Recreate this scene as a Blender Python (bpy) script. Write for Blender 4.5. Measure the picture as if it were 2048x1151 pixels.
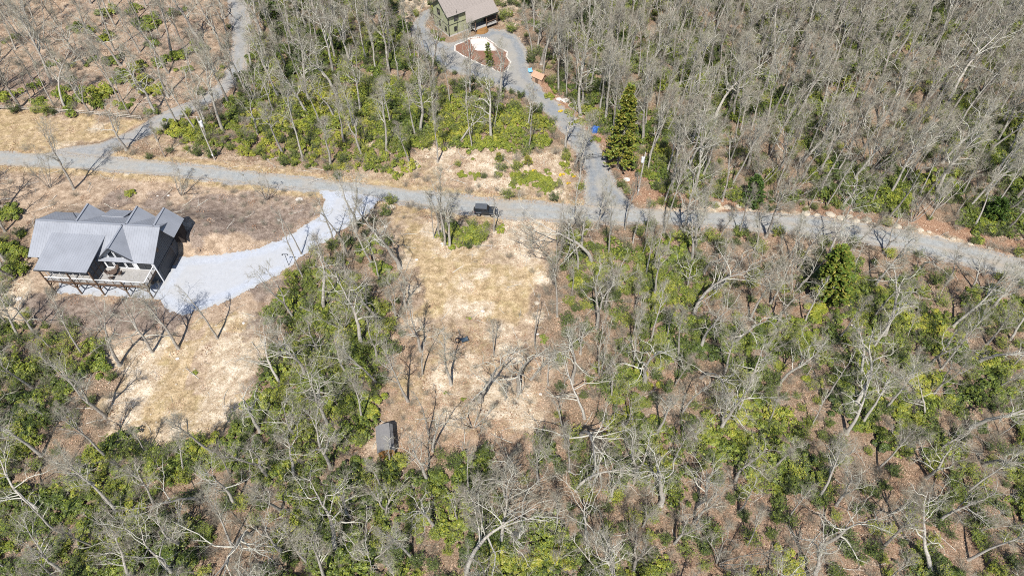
import bpy, math, random
import numpy as np
from mathutils import Vector, Matrix, Quaternion

for o in list(bpy.data.objects): bpy.data.objects.remove(o)
S = bpy.context.scene
COL = S.collection
R = math.radians

# ------------------------------------------------------------------ camera, sky, sun, exposure
CAM_H, PITCH, FPX, CX, CY = 90.0, R(50.5), 1366.0, 1024.0, 575.5
cam = bpy.data.cameras.new('camera'); camo = bpy.data.objects.new('camera', cam); COL.objects.link(camo)
camo.location = (0, 0, CAM_H); camo.rotation_euler = (R(90) - PITCH, 0, 0)
cam.sensor_width = 36; cam.lens = 36 * FPX / 2048; cam.clip_start = 0.5; cam.clip_end = 9000
S.camera = camo
SUN_EL, SUN_AZ = R(55), R(187)          # azimuth clockwise from +Y
w = bpy.data.worlds.new('World'); S.world = w; w.use_nodes = True
nt = w.node_tree; nt.nodes.clear()
sky = nt.nodes.new('ShaderNodeTexSky'); sky.sky_type = 'NISHITA'; sky.sun_disc = False
sky.sun_elevation = SUN_EL; sky.sun_rotation = SUN_AZ; sky.altitude = 900; sky.dust_density = 0.6
bg = nt.nodes.new('ShaderNodeBackground'); bg.inputs['Strength'].default_value = 0.095
wo = nt.nodes.new('ShaderNodeOutputWorld')
nt.links.new(sky.outputs[0], bg.inputs[0]); nt.links.new(bg.outputs[0], wo.inputs[0])
sd_ = bpy.data.lights.new('sun', 'SUN'); sd_.energy = 5.0; sd_.angle = R(0.5); sd_.color = (1, 0.95, 0.87)
suno = bpy.data.objects.new('sun', sd_); COL.objects.link(suno)
tosun = Vector((math.sin(SUN_AZ) * math.cos(SUN_EL), math.cos(SUN_AZ) * math.cos(SUN_EL), math.sin(SUN_EL)))
suno.rotation_euler = tosun.to_track_quat('Z', 'Y').to_euler(); suno.location = (0, 0, 150)
S.view_settings.view_transform = 'Standard'; S.view_settings.look = 'None'
S.view_settings.exposure = 0.40; S.view_settings.gamma = 1.0; S.view_settings.use_curve_mapping = False
S.render.engine = 'CYCLES'
S.cycles.use_denoising = False; S.cycles.pixel_filter_type = 'BLACKMAN_HARRIS'; S.cycles.filter_width = 1.0
S.cycles.max_bounces = 5; S.cycles.diffuse_bounces = 2; S.cycles.glossy_bounces = 2; S.cycles.transmission_bounces = 2

rng = np.random.default_rng(11)
random.seed(5)

# ------------------------------------------------------------------ numeric helpers
FW = np.array([0, math.cos(PITCH), -math.sin(PITCH)]); UP = np.array([0, math.sin(PITCH), math.cos(PITCH)])
def hash2(i, j, s):
    h = (i * 374761393 + j * 668265263 + s * 974711) & 0xFFFFFFFF
    h = ((h ^ (h >> 13)) * 1274126177) & 0xFFFFFFFF
    return ((h ^ (h >> 16)) & 0xFFFF) / 65535.0
def noise(x, y, s=0):
    x = np.asarray(x, float); y = np.asarray(y, float)
    i = np.floor(x).astype(np.int64); j = np.floor(y).astype(np.int64)
    fx = x - i; fy = y - j; fx = fx * fx * (3 - 2 * fx); fy = fy * fy * (3 - 2 * fy)
    a = hash2(i, j, s); b = hash2(i + 1, j, s); c = hash2(i, j + 1, s); d = hash2(i + 1, j + 1, s)
    return (a * (1 - fx) + b * fx) * (1 - fy) + (c * (1 - fx) + d * fx) * fy
def fbm(x, y, s=0, o=3):
    r = 0; a = .5; t = 0
    for k in range(o):
        r = r + a * noise(x * 2 ** k, y * 2 ** k, s + k * 17); t += a; a *= .5
    return r / t
def sstep(a, b, x):
    t = np.clip((x - a) / (b - a), 0, 1); return t * t * (3 - 2 * t)
def un(px, py, z=0.0):
    px = np.asarray(px, float); py = np.asarray(py, float)
    dx = px - CX; dz = -(py - CY)
    D = FW[None, :] * FPX + np.stack([dx, 0 * dx, 0 * dx], -1).reshape(-1, 3) + dz.reshape(-1, 1) * UP[None, :]
    t = (np.asarray(z, float).reshape(-1) - CAM_H) / D[:, 2]
    return np.array([0, 0, CAM_H]) + D * t[:, None]
def proj(P):
    v = np.asarray(P, float).reshape(-1, 3) - np.array([0, 0, CAM_H])
    wv = v @ FW
    return np.stack([CX + FPX * v[:, 0] / wv, CY - FPX * (v @ UP) / wv], -1)
def poly(pts):          # photograph pixels of a ground outline -> ground-plane XY
    a = np.array(pts, float); return un(a[:, 0], a[:, 1], np.zeros(len(a)))[:, :2]
def sdf(P, V):
    P = np.asarray(P, float); d = np.full(len(P), 1e18); ins = np.zeros(len(P), bool); n = len(V)
    for i in range(n):
        a = V[i]; b = V[(i + 1) % n]; e = b - a; wv = P - a
        t = np.clip((wv @ e) / max(e @ e, 1e-9), 0, 1); q = wv - t[:, None] * e
        d = np.minimum(d, (q * q).sum(1))
        c = (a[1] > P[:, 1]) != (b[1] > P[:, 1])
        with np.errstate(divide='ignore', invalid='ignore'):
            xi = a[0] + (P[:, 1] - a[1]) / (b[1] - a[1]) * (b[0] - a[0])
        ins ^= c & (P[:, 0] < xi)
    d = np.sqrt(d); return np.where(ins, -d, d)

# ------------------------------------------------------------------ ground plan (outlines on the ground)
ROAD = poly([(-120, 296), (0, 303), (200, 313), (330, 325), (560, 350), (700, 367), (850, 384), (950, 397), (1100, 407), (1200, 412), (1340, 421), (1500, 425), (1640, 435),
             (1760, 456), (1900, 482), (2048, 522), (2180, 565), (2180, 625), (2048, 562), (1950, 536), (1850, 508), (1700, 479), (1550, 463), (1400, 450), (1250, 447), (1100, 441), (1000, 436),
             (930, 427), (850, 412), (700, 389), (560, 375), (400, 357), (200, 340), (0, 331), (-120, 326)])
DRIVE_W = poly([(100, 303), (200, 286), (260, 263), (330, 226), (400, 198), (440, 168), (462, 130), (468, 70), (458, 0), (440, -80), (478, -80), (494, 0), (497, 90), (486, 150), (442, 196), (347, 241),
                (300, 270), (230, 300), (205, 316)])
DRIVE_G = poly([(1170, 410), (1173, 350), (1157, 310), (1138, 280), (1108, 240), (1068, 207), (1035, 186), (1000, 172), (950, 155), (885, 138), (848, 105), (822, 68), (826, 45), (850, 24), (862, 18), (858, 34),
                (850, 52), (868, 78), (900, 92), (925, 80), (985, 60), (1010, 62), (1035, 75), (1050, 100), (1060, 150), (1085, 180), (1112, 205), (1150, 240), (1190, 280), (1207, 310), (1213, 340), (1232, 375), (1268, 414)])
DRIVE_H = poly([(636, 378), (700, 384), (762, 396), (742, 424), (690, 458), (620, 503), (560, 548), (470, 593), (405, 620), (370, 632), (340, 622), (320, 603), (306, 599), (262, 595), (200, 591), (112, 586), (118, 566), (327, 566), (357, 514), (440, 508), (520, 495), (590, 465), (636, 432), (650, 405)])
ISLAND = poly([(780 + x * .1564, y * .1564) for x, y in [(830, 590), (830, 650), (930, 715), (1060, 780), (1190, 840), (1300, 870), (1350, 910), (1430, 940), (1500, 900), (1540, 800), (1490, 730), (1500, 670), (1450, 640), (1390, 610), (1350, 570), (1230, 490), (1130, 480), (1020, 490), (940, 540), (860, 570)]])
WHITE = poly([(780 + x * .1564, y * .1564) for x, y in [(1000, 500), (1120, 488), (1230, 492), (1340, 580), (1375, 620), (1370, 660), (1290, 660), (1190, 660), (1080, 650), (1030, 560)]])
CLEAR = poly([(775, 410), (870, 430), (880, 500), (960, 500), (1010, 450), (1120, 445), (1118, 480), (1092, 540), (1080, 600), (1110, 700), (1112, 800), (1112, 860), (1060, 890), (950, 905), (860, 905), (790, 930), (745, 930), (750, 880), (755, 800), (800, 700), (822, 600), (795, 540), (775, 470)])
YARD = poly([(-60, 335), (300, 345), (560, 375), (650, 385), (650, 450), (560, 560), (545, 600), (520, 640), (530, 720), (500, 800), (440, 860), (330, 893), (200, 880), (225, 800), (250, 710), (180, 655), (40, 620), (40, 560), (62, 480), (0, 400), (-60, 400)])
STRIP = poly([(-60, 216), (290, 240), (330, 235), (200, 285), (100, 300), (-60, 296)])
VERGE = poly([(230, 300), (345, 262), (440, 300), (600, 335), (790, 345), (840, 300), (1000, 295), (1130, 290), (1150, 330), (1165, 405), (950, 395), (700, 364), (330, 322)])
VERGE2 = poly([(1215, 310), (1240, 375), (1275, 410), (1500, 420), (1640, 432), (1760, 452), (1900, 478), (2048, 515), (2048, 480), (1900, 450), (1700, 425), (1500, 405), (1330, 385), (1265, 340), (1200, 255), (1120, 185), (1060, 140), (1070, 180), (1150, 240)])
BACK = poly([(745, -40), (860, -40), (850, 15), (820, 50), (790, 30), (750, 15)])
BACK2 = poly([(995, -30), (1040, -30), (1030, 60), (1045, 95), (1010, 70), (990, 60)])
UPHILL = poly([(-100, -60), (455, -60), (455, 110), (430, 175), (340, 215), (280, 235), (-100, 214)])
H_ORG, H_ROT = np.array([-59.9, 75.1]), R(-4.3)
G_ORG, G_ROT = np.array([-15.3, 153.5]), R(36)
def h2w(u, v, org=H_ORG, rot=H_ROT):
    return np.array([org[0] + u * math.cos(rot) - v * math.sin(rot), org[1] + u * math.sin(rot) + v * math.cos(rot)])
HOUSE = np.array([h2w(*p) for p in [(-21, -3.5), (0.6, -3.5), (2.4, 10), (-21, 10)]])
GHOUSE = np.array([h2w(*p, G_ORG, G_ROT) for p in [(-.5, -.5), (5, -3), (13, -3), (13, 7.5), (-.5, 7.5)]])
SHED = np.array([[-19.3, 42.8], [-16.4, 43.2], [-17, 47.2], [-20, 46.8]])
FLAT = [ROAD, DRIVE_W, DRIVE_G, DRIVE_H, HOUSE, GHOUSE, SHED, ISLAND]
def flatmask(P):
    m = np.ones(len(P))
    for V in FLAT: m *= sstep(0.3, 5.0, sdf(P, V))
    return m
def terrain(P):
    P = np.asarray(P, float).reshape(-1, 2)
    h = 1.6 * (fbm(P[:, 0] / 27, P[:, 1] / 27, 3, 2) - .5) + 0.7 * (noise(P[:, 0] / 7, P[:, 1] / 7, 9) - .5)
    far = sstep(180, 320, np.hypot(P[:, 0], P[:, 1] - 90))
    r = P - H_ORG; u = r[:, 0] * math.cos(H_ROT) + r[:, 1] * math.sin(H_ROT); v = -r[:, 0] * math.sin(H_ROT) + r[:, 1] * math.cos(H_ROT)
    bank = 3.0 * sstep(6.4, 9.2, v) * (1 - sstep(11, 19, v)) * sstep(-32, -22, u) * (1 - sstep(3, 13, u)) * sstep(0, 2.5, sdf(P, DRIVE_H))   # the house is cut into the slope
    return h * flatmask(P) * (1 - far) + bank
def ground(px, py):     # pixel -> point on the terrain
    px = np.atleast_1d(np.asarray(px, float)); py = np.atleast_1d(np.asarray(py, float))
    z = np.zeros(len(px))
    for _ in range(3):
        p = un(px, py, z); z = terrain(p[:, :2])
    p = un(px, py, z); return p

# ------------------------------------------------------------------ object helpers
def tag(o, label=None, cat=None, group=None, kind=None):
    if label: o['label'] = label
    if cat: o['category'] = cat
    if group: o['group'] = group
    if kind: o['kind'] = kind
    return o
def empty(name, loc=(0, 0, 0), rz=0.0, **k):
    o = bpy.data.objects.new(name, None); COL.objects.link(o)
    o.location = loc; o.rotation_euler = (0, 0, rz); o.empty_display_size = .2
    return tag(o, **k)
def mesh_np(name, V, F, mat=None, attrs=None, smooth=False):
    """F: (n,3) or (n,4) int array"""
    me = bpy.data.meshes.new(name); V = np.asarray(V, np.float32); F = np.asarray(F, np.int32)
    n, k = F.shape
    me.vertices.add(len(V)); me.vertices.foreach_set('co', V.ravel())
    me.loops.add(n * k); me.loops.foreach_set('vertex_index', F.ravel())
    me.polygons.add(n); me.polygons.foreach_set('loop_start', np.arange(0, n * k, k, dtype=np.int32))
    if smooth: me.polygons.foreach_set('use_smooth', np.ones(n, bool))
    me.update(calc_edges=True)
    for an, (dom, arr) in (attrs or {}).items():
        a = me.attributes.new(an, 'FLOAT', dom); a.data.foreach_set('value', np.asarray(arr, np.float32))
    if mat: me.materials.append(mat)
    return me
def link(name, me, parent=None, loc=None, **k):
    o = bpy.data.objects.new(name, me); COL.objects.link(o)
    if parent: o.parent = parent
    if loc is not None: o.location = loc
    return tag(o, **k)
class MB:
    def __init__(s): s.v = []; s.f = []
    def add(s, V, F):
        b = len(s.v); s.v += [tuple(map(float, p)) for p in V]; s.f += [tuple(i + b for i in f) for f in F]; return s
    def box(s, x0, x1, y0, y1, z0, z1):
        return s.add([(x0, y0, z0), (x1, y0, z0), (x1, y1, z0), (x0, y1, z0), (x0, y0, z1), (x1, y0, z1), (x1, y1, z1), (x0, y1, z1)],
                     [(3, 2, 1, 0), (4, 5, 6, 7), (0, 1, 5, 4), (1, 2, 6, 5), (2, 3, 7, 6), (3, 0, 4, 7)])
    def slab(s, pts, t):     # planar polygon thickened downwards along its normal
        P = [Vector(p) for p in pts]; n = (P[1] - P[0]).cross(P[2] - P[0]).normalized()
        if n.z < 0: P.reverse(); n = -n
        k = len(P); Q = [p - n * t for p in P]
        return s.add(P + Q, [tuple(range(k)), tuple(range(2 * k - 1, k - 1, -1))] + [(i, i + k, (i + 1) % k + k, (i + 1) % k) for i in range(k)])
    def prism(s, pts, d):    # planar polygon extruded by vector d
        P = [Vector(p) for p in pts]; d = Vector(d); k = len(P); Q = [p + d for p in P]
        n = (P[1] - P[0]).cross(P[2] - P[0])
        if n.dot(d) > 0: P, Q = Q, P
        return s.add(P + Q, [tuple(range(k)), tuple(range(2 * k - 1, k - 1, -1))] + [(i, i + k, (i + 1) % k + k, (i + 1) % k) for i in range(k)])
    def bar(s, a, b, r, n=6, r2=None):
        a = Vector(a); b = Vector(b); d = (b - a).normalized(); x = d.orthogonal().normalized(); y = d.cross(x); r2 = r if r2 is None else r2
        V = [a + (x * math.cos(2 * math.pi * i / n) + y * math.sin(2 * math.pi * i / n)) * r for i in range(n)] + [b + (x * math.cos(2 * math.pi * i / n) + y * math.sin(2 * math.pi * i / n)) * r2 for i in range(n)]
        return s.add(V, [tuple(range(n - 1, -1, -1)), tuple(range(n, 2 * n))] + [(i, (i + 1) % n, (i + 1) % n + n, i + n) for i in range(n)])
    def beam(s, a, b, w, h):  # rectangular bar, h roughly vertical
        a = Vector(a); b = Vector(b); d = (b - a).normalized(); up = Vector((0, 0, 1)) if abs(d.z) < .9 else Vector((0, 1, 0))
        x = d.cross(up).normalized() * w / 2; y = x.cross(d).normalized() * h / 2
        V = [p + q for p in (a, b) for q in (-x - y, x - y, x + y, -x + y)]
        return s.add(V, [(3, 2, 1, 0), (4, 5, 6, 7), (0, 1, 5, 4), (1, 2, 6, 5), (2, 3, 7, 6), (3, 0, 4, 7)])
    def build(s, name, mat, parent=None, smooth=False, bevel=0, **k):
        me = bpy.data.meshes.new(name); me.from_pydata(s.v, [], s.f); me.update()
        import bmesh
        bm = bmesh.new(); bm.from_mesh(me); bmesh.ops.recalc_face_normals(bm, faces=bm.faces[:])
        if bevel: bmesh.ops.bevel(bm, geom=bm.edges[:], offset=bevel, segments=2, affect='EDGES', profile=.6)
        bm.to_mesh(me); bm.free()
        if smooth:
            for p in me.polygons: p.use_smooth = True
        me.materials.append(mat)
        return link(name, me, parent, **k)
def copy_tree(o, parent=None):
    c = o.copy(); COL.objects.link(c)
    if parent: c.parent = parent
    for ch in list(o.children): copy_tree(ch, c)
    return c

# ------------------------------------------------------------------ materials
def newmat(name, rough=.9, spec=.2):
    m = bpy.data.materials.new(name); m.use_nodes = True; n = m.node_tree.nodes; b = n['Principled BSDF']
    b.inputs['Roughness'].default_value = rough; b.inputs['Specular IOR Level'].default_value = spec
    return m, m.node_tree, b
class NT:
    """small node-writing helper"""
    def __init__(s, nt): s.nt = nt; s.n = nt.nodes; s.l = nt.links
    def sock(s, node, k, v):
        if isinstance(v, bpy.types.NodeSocket): s.l.new(v, node.inputs[k])
        elif v is not None: node.inputs[k].default_value = v
    def noise(s, scale, detail=3, rough=.55, vec=None, dist=0):
        t = s.n.new('ShaderNodeTexNoise'); t.inputs['Scale'].default_value = scale; t.inputs['Detail'].default_value = detail
        t.inputs['Roughness'].default_value = rough; t.inputs['Distortion'].default_value = dist
        if vec is not None: s.l.new(vec, t.inputs['Vector'])
        return t.outputs['Fac']
    def vor(s, scale, vec=None, out='Color'):
        t = s.n.new('ShaderNodeTexVoronoi'); t.inputs['Scale'].default_value = scale
        if vec is not None: s.l.new(vec, t.inputs['Vector'])
        return t.outputs[out]
    def ramp(s, fac, stops):
        r = s.n.new('ShaderNodeValToRGB'); e = r.color_ramp.elements
        while len(e) < len(stops): e.new(.5)
        for q, (p, c) in zip(e, stops): q.position = p; q.color = (*c, 1) if len(c) == 3 else c
        s.l.new(fac, r.inputs[0]); return r.outputs[0]
    def mix(s, f, a, b, mode='MIX'):
        m = s.n.new('ShaderNodeMix'); m.data_type = 'RGBA'; m.blend_type = mode
        s.sock(m, 0, f); 
        for k, v in ((6, a), (7, b)):
            if isinstance(v, tuple): v = (*v, 1)
            s.sock(m, k, v)
        return m.outputs[2]
    def math(s, op, a, b=None, clamp=False):
        m = s.n.new('ShaderNodeMath'); m.operation = op; m.use_clamp = clamp
        s.sock(m, 0, a); s.sock(m, 1, b); return m.outputs[0]
    def mapr(s, v, a, b, c=0., d=1.):
        m = s.n.new('ShaderNodeMapRange'); s.sock(m, 0, v)
        for k, q in enumerate((a, b, c, d)): m.inputs[k + 1].default_value = q
        return m.outputs[0]
    def attr(s, name, typ='GEOMETRY', out='Fac'):
        a = s.n.new('ShaderNodeAttribute'); a.attribute_name = name; a.attribute_type = typ; return a.outputs[out]
    def coord(s, out='Object'):
        return s.n.new('ShaderNodeTexCoord').outputs[out]
    def bump(s, h, st, dist, b):
        m = s.n.new('ShaderNodeBump'); m.inputs['Strength'].default_value = st; m.inputs['Distance'].default_value = dist
        s.l.new(h, m.inputs['Height']); s.l.new(m.outputs[0], b.inputs['Normal'])
def plain(name, col, rough=.7, spec=.3, var=.12, scale=2.0, metal=0, bump=0):
    m, t, b = newmat(name, rough, spec); N = NT(t); b.inputs['Metallic'].default_value = metal
    f = N.noise(scale, 5, .6, N.coord())
    c0 = tuple(x * (1 - var) for x in col); c1 = tuple(min(1, x * (1 + var)) for x in col)
    t.links.new(N.ramp(f, [(.3, c0), (.7, c1)]), b.inputs['Base Color'])
    if bump: N.bump(N.noise(scale * 6, 3, .6, N.coord()), bump, .02, b)
    return m
M = {}
# gravel
def gravel(name, c0, c1, fines, tracks=True, rough_=.28):
    m, t, b = newmat(name, .95, .15); N = NT(t); co = N.coord()
    st = N.vor(9, co); g = N.ramp(N.math('MULTIPLY', N.noise(1.1, 4, .7, co), 1.0), [(.3, c0), (.7, c1)])
    v = N.mapr(N.noise(6.5, 2, .8, co), .25, .75, 1 - rough_, 1 + rough_)
    mm = N.n.new('ShaderNodeVectorMath'); mm.operation = 'SCALE'; t.links.new(g, mm.inputs[0]); t.links.new(v, mm.inputs['Scale'])
    dirt = N.ramp(N.noise(.22, 4, .65, co, .6), [(.46, (0, 0, 0)), (.68, (1, 1, 1))])
    col = N.mix(N.math('MULTIPLY', dirt, .45), mm.outputs[0], fines)
    if tracks:      # looser, browner stone at the verges and between the worn wheel tracks
        ed = N.math('ADD', N.attr('edge'), N.math('MULTIPLY', N.math('SUBTRACT', N.noise(.5, 4, .7, co), .5), 1.1))
        tr = N.ramp(N.math('DIVIDE', ed, 4.0), [(.0, (1, 1, 1)), (.16, (.15, .15, .15)), (.30, (0, 0, 0)), (.46, (.1, .1, .1)), (.62, (.55, .55, .55))])
        col = N.mix(N.math('MULTIPLY', tr, .9), col, fines)
    t.links.new(col, b.inputs['Base Color'])
    N.bump(N.noise(11, 3, .8, co), .5, .05, b)
    return m
M['road'] = gravel('road_gravel', (.25, .265, .27), (.345, .355, .35), (.36, .30, .23))
M['drive_w'] = gravel('west_drive_gravel', (.22, .23, .24), (.32, .325, .325), (.36, .31, .25))
M['drive_g'] = gravel('green_house_drive_gravel', (.175, .195, .22), (.27, .285, .30), (.36, .33, .28))
M['drive_h'] = gravel('pale_stone_gravel', (.365, .395, .455), (.455, .485, .545), (.42, .42, .42), True, .16)
M['white_gravel'] = gravel('white_gravel', (.55, .52, .50), (.72, .70, .69), (.55, .48, .43))
# ground
def ground_mat():
    m, t, b = newmat('forest_ground', 1.0, .05); N = NT(t); co = N.coord()
    fine = N.noise(5.5, 4, .75, co); mid = N.noise(.75, 7, .72, co); big = N.noise(.16, 4, .6, co, .4)
    sp = N.vor(4.2, co)
    lit = N.ramp(fine, [(.34, (.085, .060, .038)), (.5, (.235, .168, .110)), (.66, (.43, .325, .225))])
    lit2 = N.ramp(fine, [(.34, (.13, .095, .07)), (.5, (.31, .23, .17)), (.66, (.52, .41, .32))])
    litter = N.mix(N.mapr(N.math('ADD', mid, N.math('MULTIPLY', big, .6)), .62, .98), lit, lit2)
    grass = N.ramp(N.math('ADD', N.math('MULTIPLY', fine, .45), N.math('MULTIPLY', mid, .55)), [(.40, (.25, .185, .11)), (.5, (.44, .33, .195)), (.61, (.68, .54, .365))])
    green = N.ramp(mid, [(.35, (.30, .27, .10)), (.65, (.46, .38, .18))])
    grass = N.mix(N.mapr(N.noise(.35, 4, .7, co), .48, .72, 0, .45), grass, green)
    soil = N.ramp(N.math('ADD', N.math('MULTIPLY', fine, .5), N.math('MULTIPLY', mid, .5)), [(.40, (.36, .275, .185)), (.5, (.57, .465, .34)), (.61, (.82, .735, .61))])
    yard = N.ramp(N.math('ADD', N.math('MULTIPLY', fine, .45), N.math('MULTIPLY', mid, .55)), [(.38, (.22, .16, .115)), (.5, (.41, .31, .225)), (.62, (.62, .50, .385))])
    grav = N.ramp(fine, [(.3, (.26, .25, .24)), (.7, (.46, .45, .43))])
    rust = N.ramp(fine, [(.34, (.17, .095, .06)), (.5, (.34, .205, .135)), (.66, (.53, .37, .265))])
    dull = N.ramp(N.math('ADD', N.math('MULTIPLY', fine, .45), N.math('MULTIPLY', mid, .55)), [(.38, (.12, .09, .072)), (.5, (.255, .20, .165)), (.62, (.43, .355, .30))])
    def wob(a, k=1.2):       # break the edge of a zone with noise
        x = N.math('ADD', N.attr(a), N.math('MULTIPLY', N.math('SUBTRACT', N.noise(.9, 5, .75, co), .5), k))
        return N.mapr(x, .3, .7)
    c = N.mix(wob('yard'), litter, yard)
    c = N.mix(wob('rust'), c, rust)
    c = N.mix(wob('dull'), c, dull)
    c = N.mix(wob('grass'), c, grass)
    c = N.mix(wob('soil', 1.3), c, soil)
    c = N.mix(wob('gravel'), c, grav)
    # scattered pale twigs, leaves and randomly darker patches
    spk = N.ramp(N.noise(13, 2, .9, co), [(.30, (.60, .57, .54)), (.5, (1, 1, 1)), (.68, (1.22, 1.22, 1.22))])
    c = N.mix(1.0, c, spk, 'MULTIPLY')
    dk = N.ramp(N.noise(.8, 5, .8, co), [(.3, (.72, .70, .68)), (.55, (1, 1, 1))])
    c = N.mix(1.0, c, dk, 'MULTIPLY')
    t.links.new(c, b.inputs['Base Color'])
    N.bump(N.math('ADD', N.noise(4, 5, .8, co), N.math('MULTIPLY', N.noise(.9, 3, .6, co), 1.5)), .9, .16, b)
    return m
M['ground'] = ground_mat()
def mulch(name, a, b_):
    m, t, b = newmat(name, 1, .05); N = NT(t); co = N.coord()
    t.links.new(N.ramp(N.noise(7, 4, .8, co), [(.3, a), (.7, b_)]), b.inputs['Base Color']); N.bump(N.noise(9, 3, .8, co), .8, .06, b); return m
M['mulch'] = mulch('red_mulch', (.13, .065, .045), (.32, .18, .13))
def bark_mat(name, lo, hi, lich, twig=False):
    m, t, b = newmat(name, .95, .1); N = NT(t); co = N.coord('Generated') ; oc = N.coord()
    tint = N.attr('tint', 'INSTANCER')
    f = N.noise(3.0 if not twig else .9, 5, .75, oc)
    base = N.mix(tint, lo, hi)
    c = N.mix(N.mapr(f, .42, .62), base, lich)
    v = N.mapr(N.noise(7, 3, .7, oc), .3, .7, .65, 1.2)
    mm = N.n.new('ShaderNodeVectorMath'); mm.operation = 'SCALE'; t.links.new(c, mm.inputs[0]); t.links.new(v, mm.inputs['Scale'])
    t.links.new(mm.outputs[0], b.inputs['Base Color'])
    if not twig: N.bump(N.noise(14, 3, .8, oc), .5, .04, b)
    return m
M['trunk'] = bark_mat('grey_bark', (.20, .165, .14), (.44, .40, .36), (.46, .45, .40))
M['limb'] = bark_mat('lichen_limbs', (.24, .205, .18), (.50, .475, .42), (.54, .54, .46))
M['twig'] = bark_mat('bare_twigs', (.23, .18, .15), (.43, .385, .31), (.43, .42, .32), True)
M['log'] = bark_mat('weathered_log', (.5, .46, .42), (.62, .58, .53), (.55, .55, .48))
def leaf_mat(name, stops, rough=.45):
    m, t, b = newmat(name, rough, .35); N = NT(t)
    f = N.math('ADD', N.attr('tint', 'INSTANCER'), N.math('MULTIPLY', N.math('SUBTRACT', N.attr('lv'), .5), .75), True)
    t.links.new(N.ramp(f, stops), b.inputs['Base Color'])
    return m
M['leaf'] = leaf_mat('evergreen_leaves', [(0, (.034, .052, .016)), (.3, (.076, .110, .024)), (.55, (.150, .192, .030)), (.8, (.24, .27, .034)), (1, (.35, .33, .05))])
M['needle'] = leaf_mat('pine_needles', [(0, (.03, .055, .018)), (.4, (.065, .115, .024)), (.7, (.125, .185, .03)), (1, (.30, .255, .05))])
M['yellow'] = leaf_mat('yellow_blossom', [(0, (.42, .27, .02)), (.5, (.80, .54, .03)), (1, (.9, .70, .06))], .8)
M['straw'] = leaf_mat('dry_straw', [(0, (.28, .20, .10)), (.5, (.46, .355, .22)), (1, (.62, .52, .37))], .9)
M['dead_leaf'] = leaf_mat('fallen_leaves', [(0, (.15, .08, .05)), (.5, (.36, .22, .14)), (1, (.55, .42, .31))], .9)
M['rock'] = plain('pale_rock', (.47, .41, .33), .95, .1, .3, 1.6, bump=.6)
M['white_rock'] = plain('white_rock', (.60, .56, .52), .95, .1, .15, 1.6, bump=.5)
M['roof'] = plain('grey_metal_roof', (.265, .28, .315), .5, .5, .13, .30)
M['seam'] = plain('roof_seam_metal', (.25, .265, .30), .5, .5, .04, .6)
M['siding'] = plain('slate_siding', (.105, .115, .13), .8, .3, .08, 1)
M['dark_trim'] = plain('dark_trim', (.05, .055, .065), .6, .3, .1, 1)
M['white'] = plain('white_trim', (.74, .75, .77), .6, .3, .05, 1)
M['glass'] = plain('window_glass', (.018, .022, .028), .06, .6, .1, .6)
M['deck'] = plain('weathered_deck', (.345, .335, .325), .9, .15, .16, 3)
M['cedar'] = plain('brown_timber', (.15, .10, .07), .85, .2, .2, 3)
M['brownwall'] = plain('dark_brown_wall', (.045, .035, .032), .85, .2, .15, 2)
M['concrete'] = plain('pale_concrete', (.55, .53, .50), .95, .1, .1, 1.5)
M['green'] = plain('sage_green_siding', (.36, .38, .235), .85, .2, .07, 1)
M['green_trim'] = plain('dark_green_trim', (.045, .05, .04), .8, .2, .1, 1)
M['shingle'] = plain('taupe_shingles', (.30, .265, .245), .95, .1, .16, 5, bump=.6)
M['shedroof'] = plain('charcoal_shingles', (.20, .195, .195), .95, .1, .14, 6, bump=.5)
M['shedwall'] = plain('tan_brown_boards', (.27, .145, .055), .85, .2, .16, 3)
M['shedside'] = plain('shaded_boards', (.10, .07, .05), .85, .2, .16, 3)  # darker copy of the shed boards; wall shade is put into the colour
M['black'] = plain('black_paint', (.03, .035, .042), .25, .5, .1, 1)
M['black_soft'] = plain('black_soft_top', (.085, .095, .11), .7, .3, .1, 2)
M['rubber'] = plain('tyre_rubber', (.02, .02, .021), .9, .2, .1, 3)
M['steel'] = plain('silver_steel', (.45, .46, .48), .35, .6, .08, 1, .6)
M['lamp'] = plain('clear_lens', (.75, .77, .8), .2, .6, .05, 1)
M['red'] = plain('red_lens', (.35, .02, .02), .3, .5, .05, 1)
M['pole'] = plain('weathered_pole', (.46, .42, .38), .95, .1, .16, 2)
M['galv'] = plain('pale_transformer', (.72, .74, .77), .4, .5, .05, 1)
M['wood_grey'] = plain('grey_split_rail', (.45, .41, .36), .95, .1, .2, 3)
M['blue'] = plain('blue_tarp', (.025, .10, .33), .5, .4, .2, 2)
M['sky_blue'] = plain('pale_blue_plastic', (.22, .48, .72), .5, .4, .1, 2)
M['orange'] = plain('orange_roof_panel', (.36, .15, .075), .8, .2, .14, 2)
M['peach'] = plain('peach_boards', (.45, .29, .20), .85, .2, .12, 2)
M['cloth'] = plain('navy_cloth', (.055, .085, .12), .85, .2, .2, 3)
M['wicker'] = plain('brown_wicker', (.11, .08, .065), .9, .2, .25, 6)
M['cushion'] = plain('beige_cushion', (.55, .48, .38), .9, .1, .1, 3)

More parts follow.
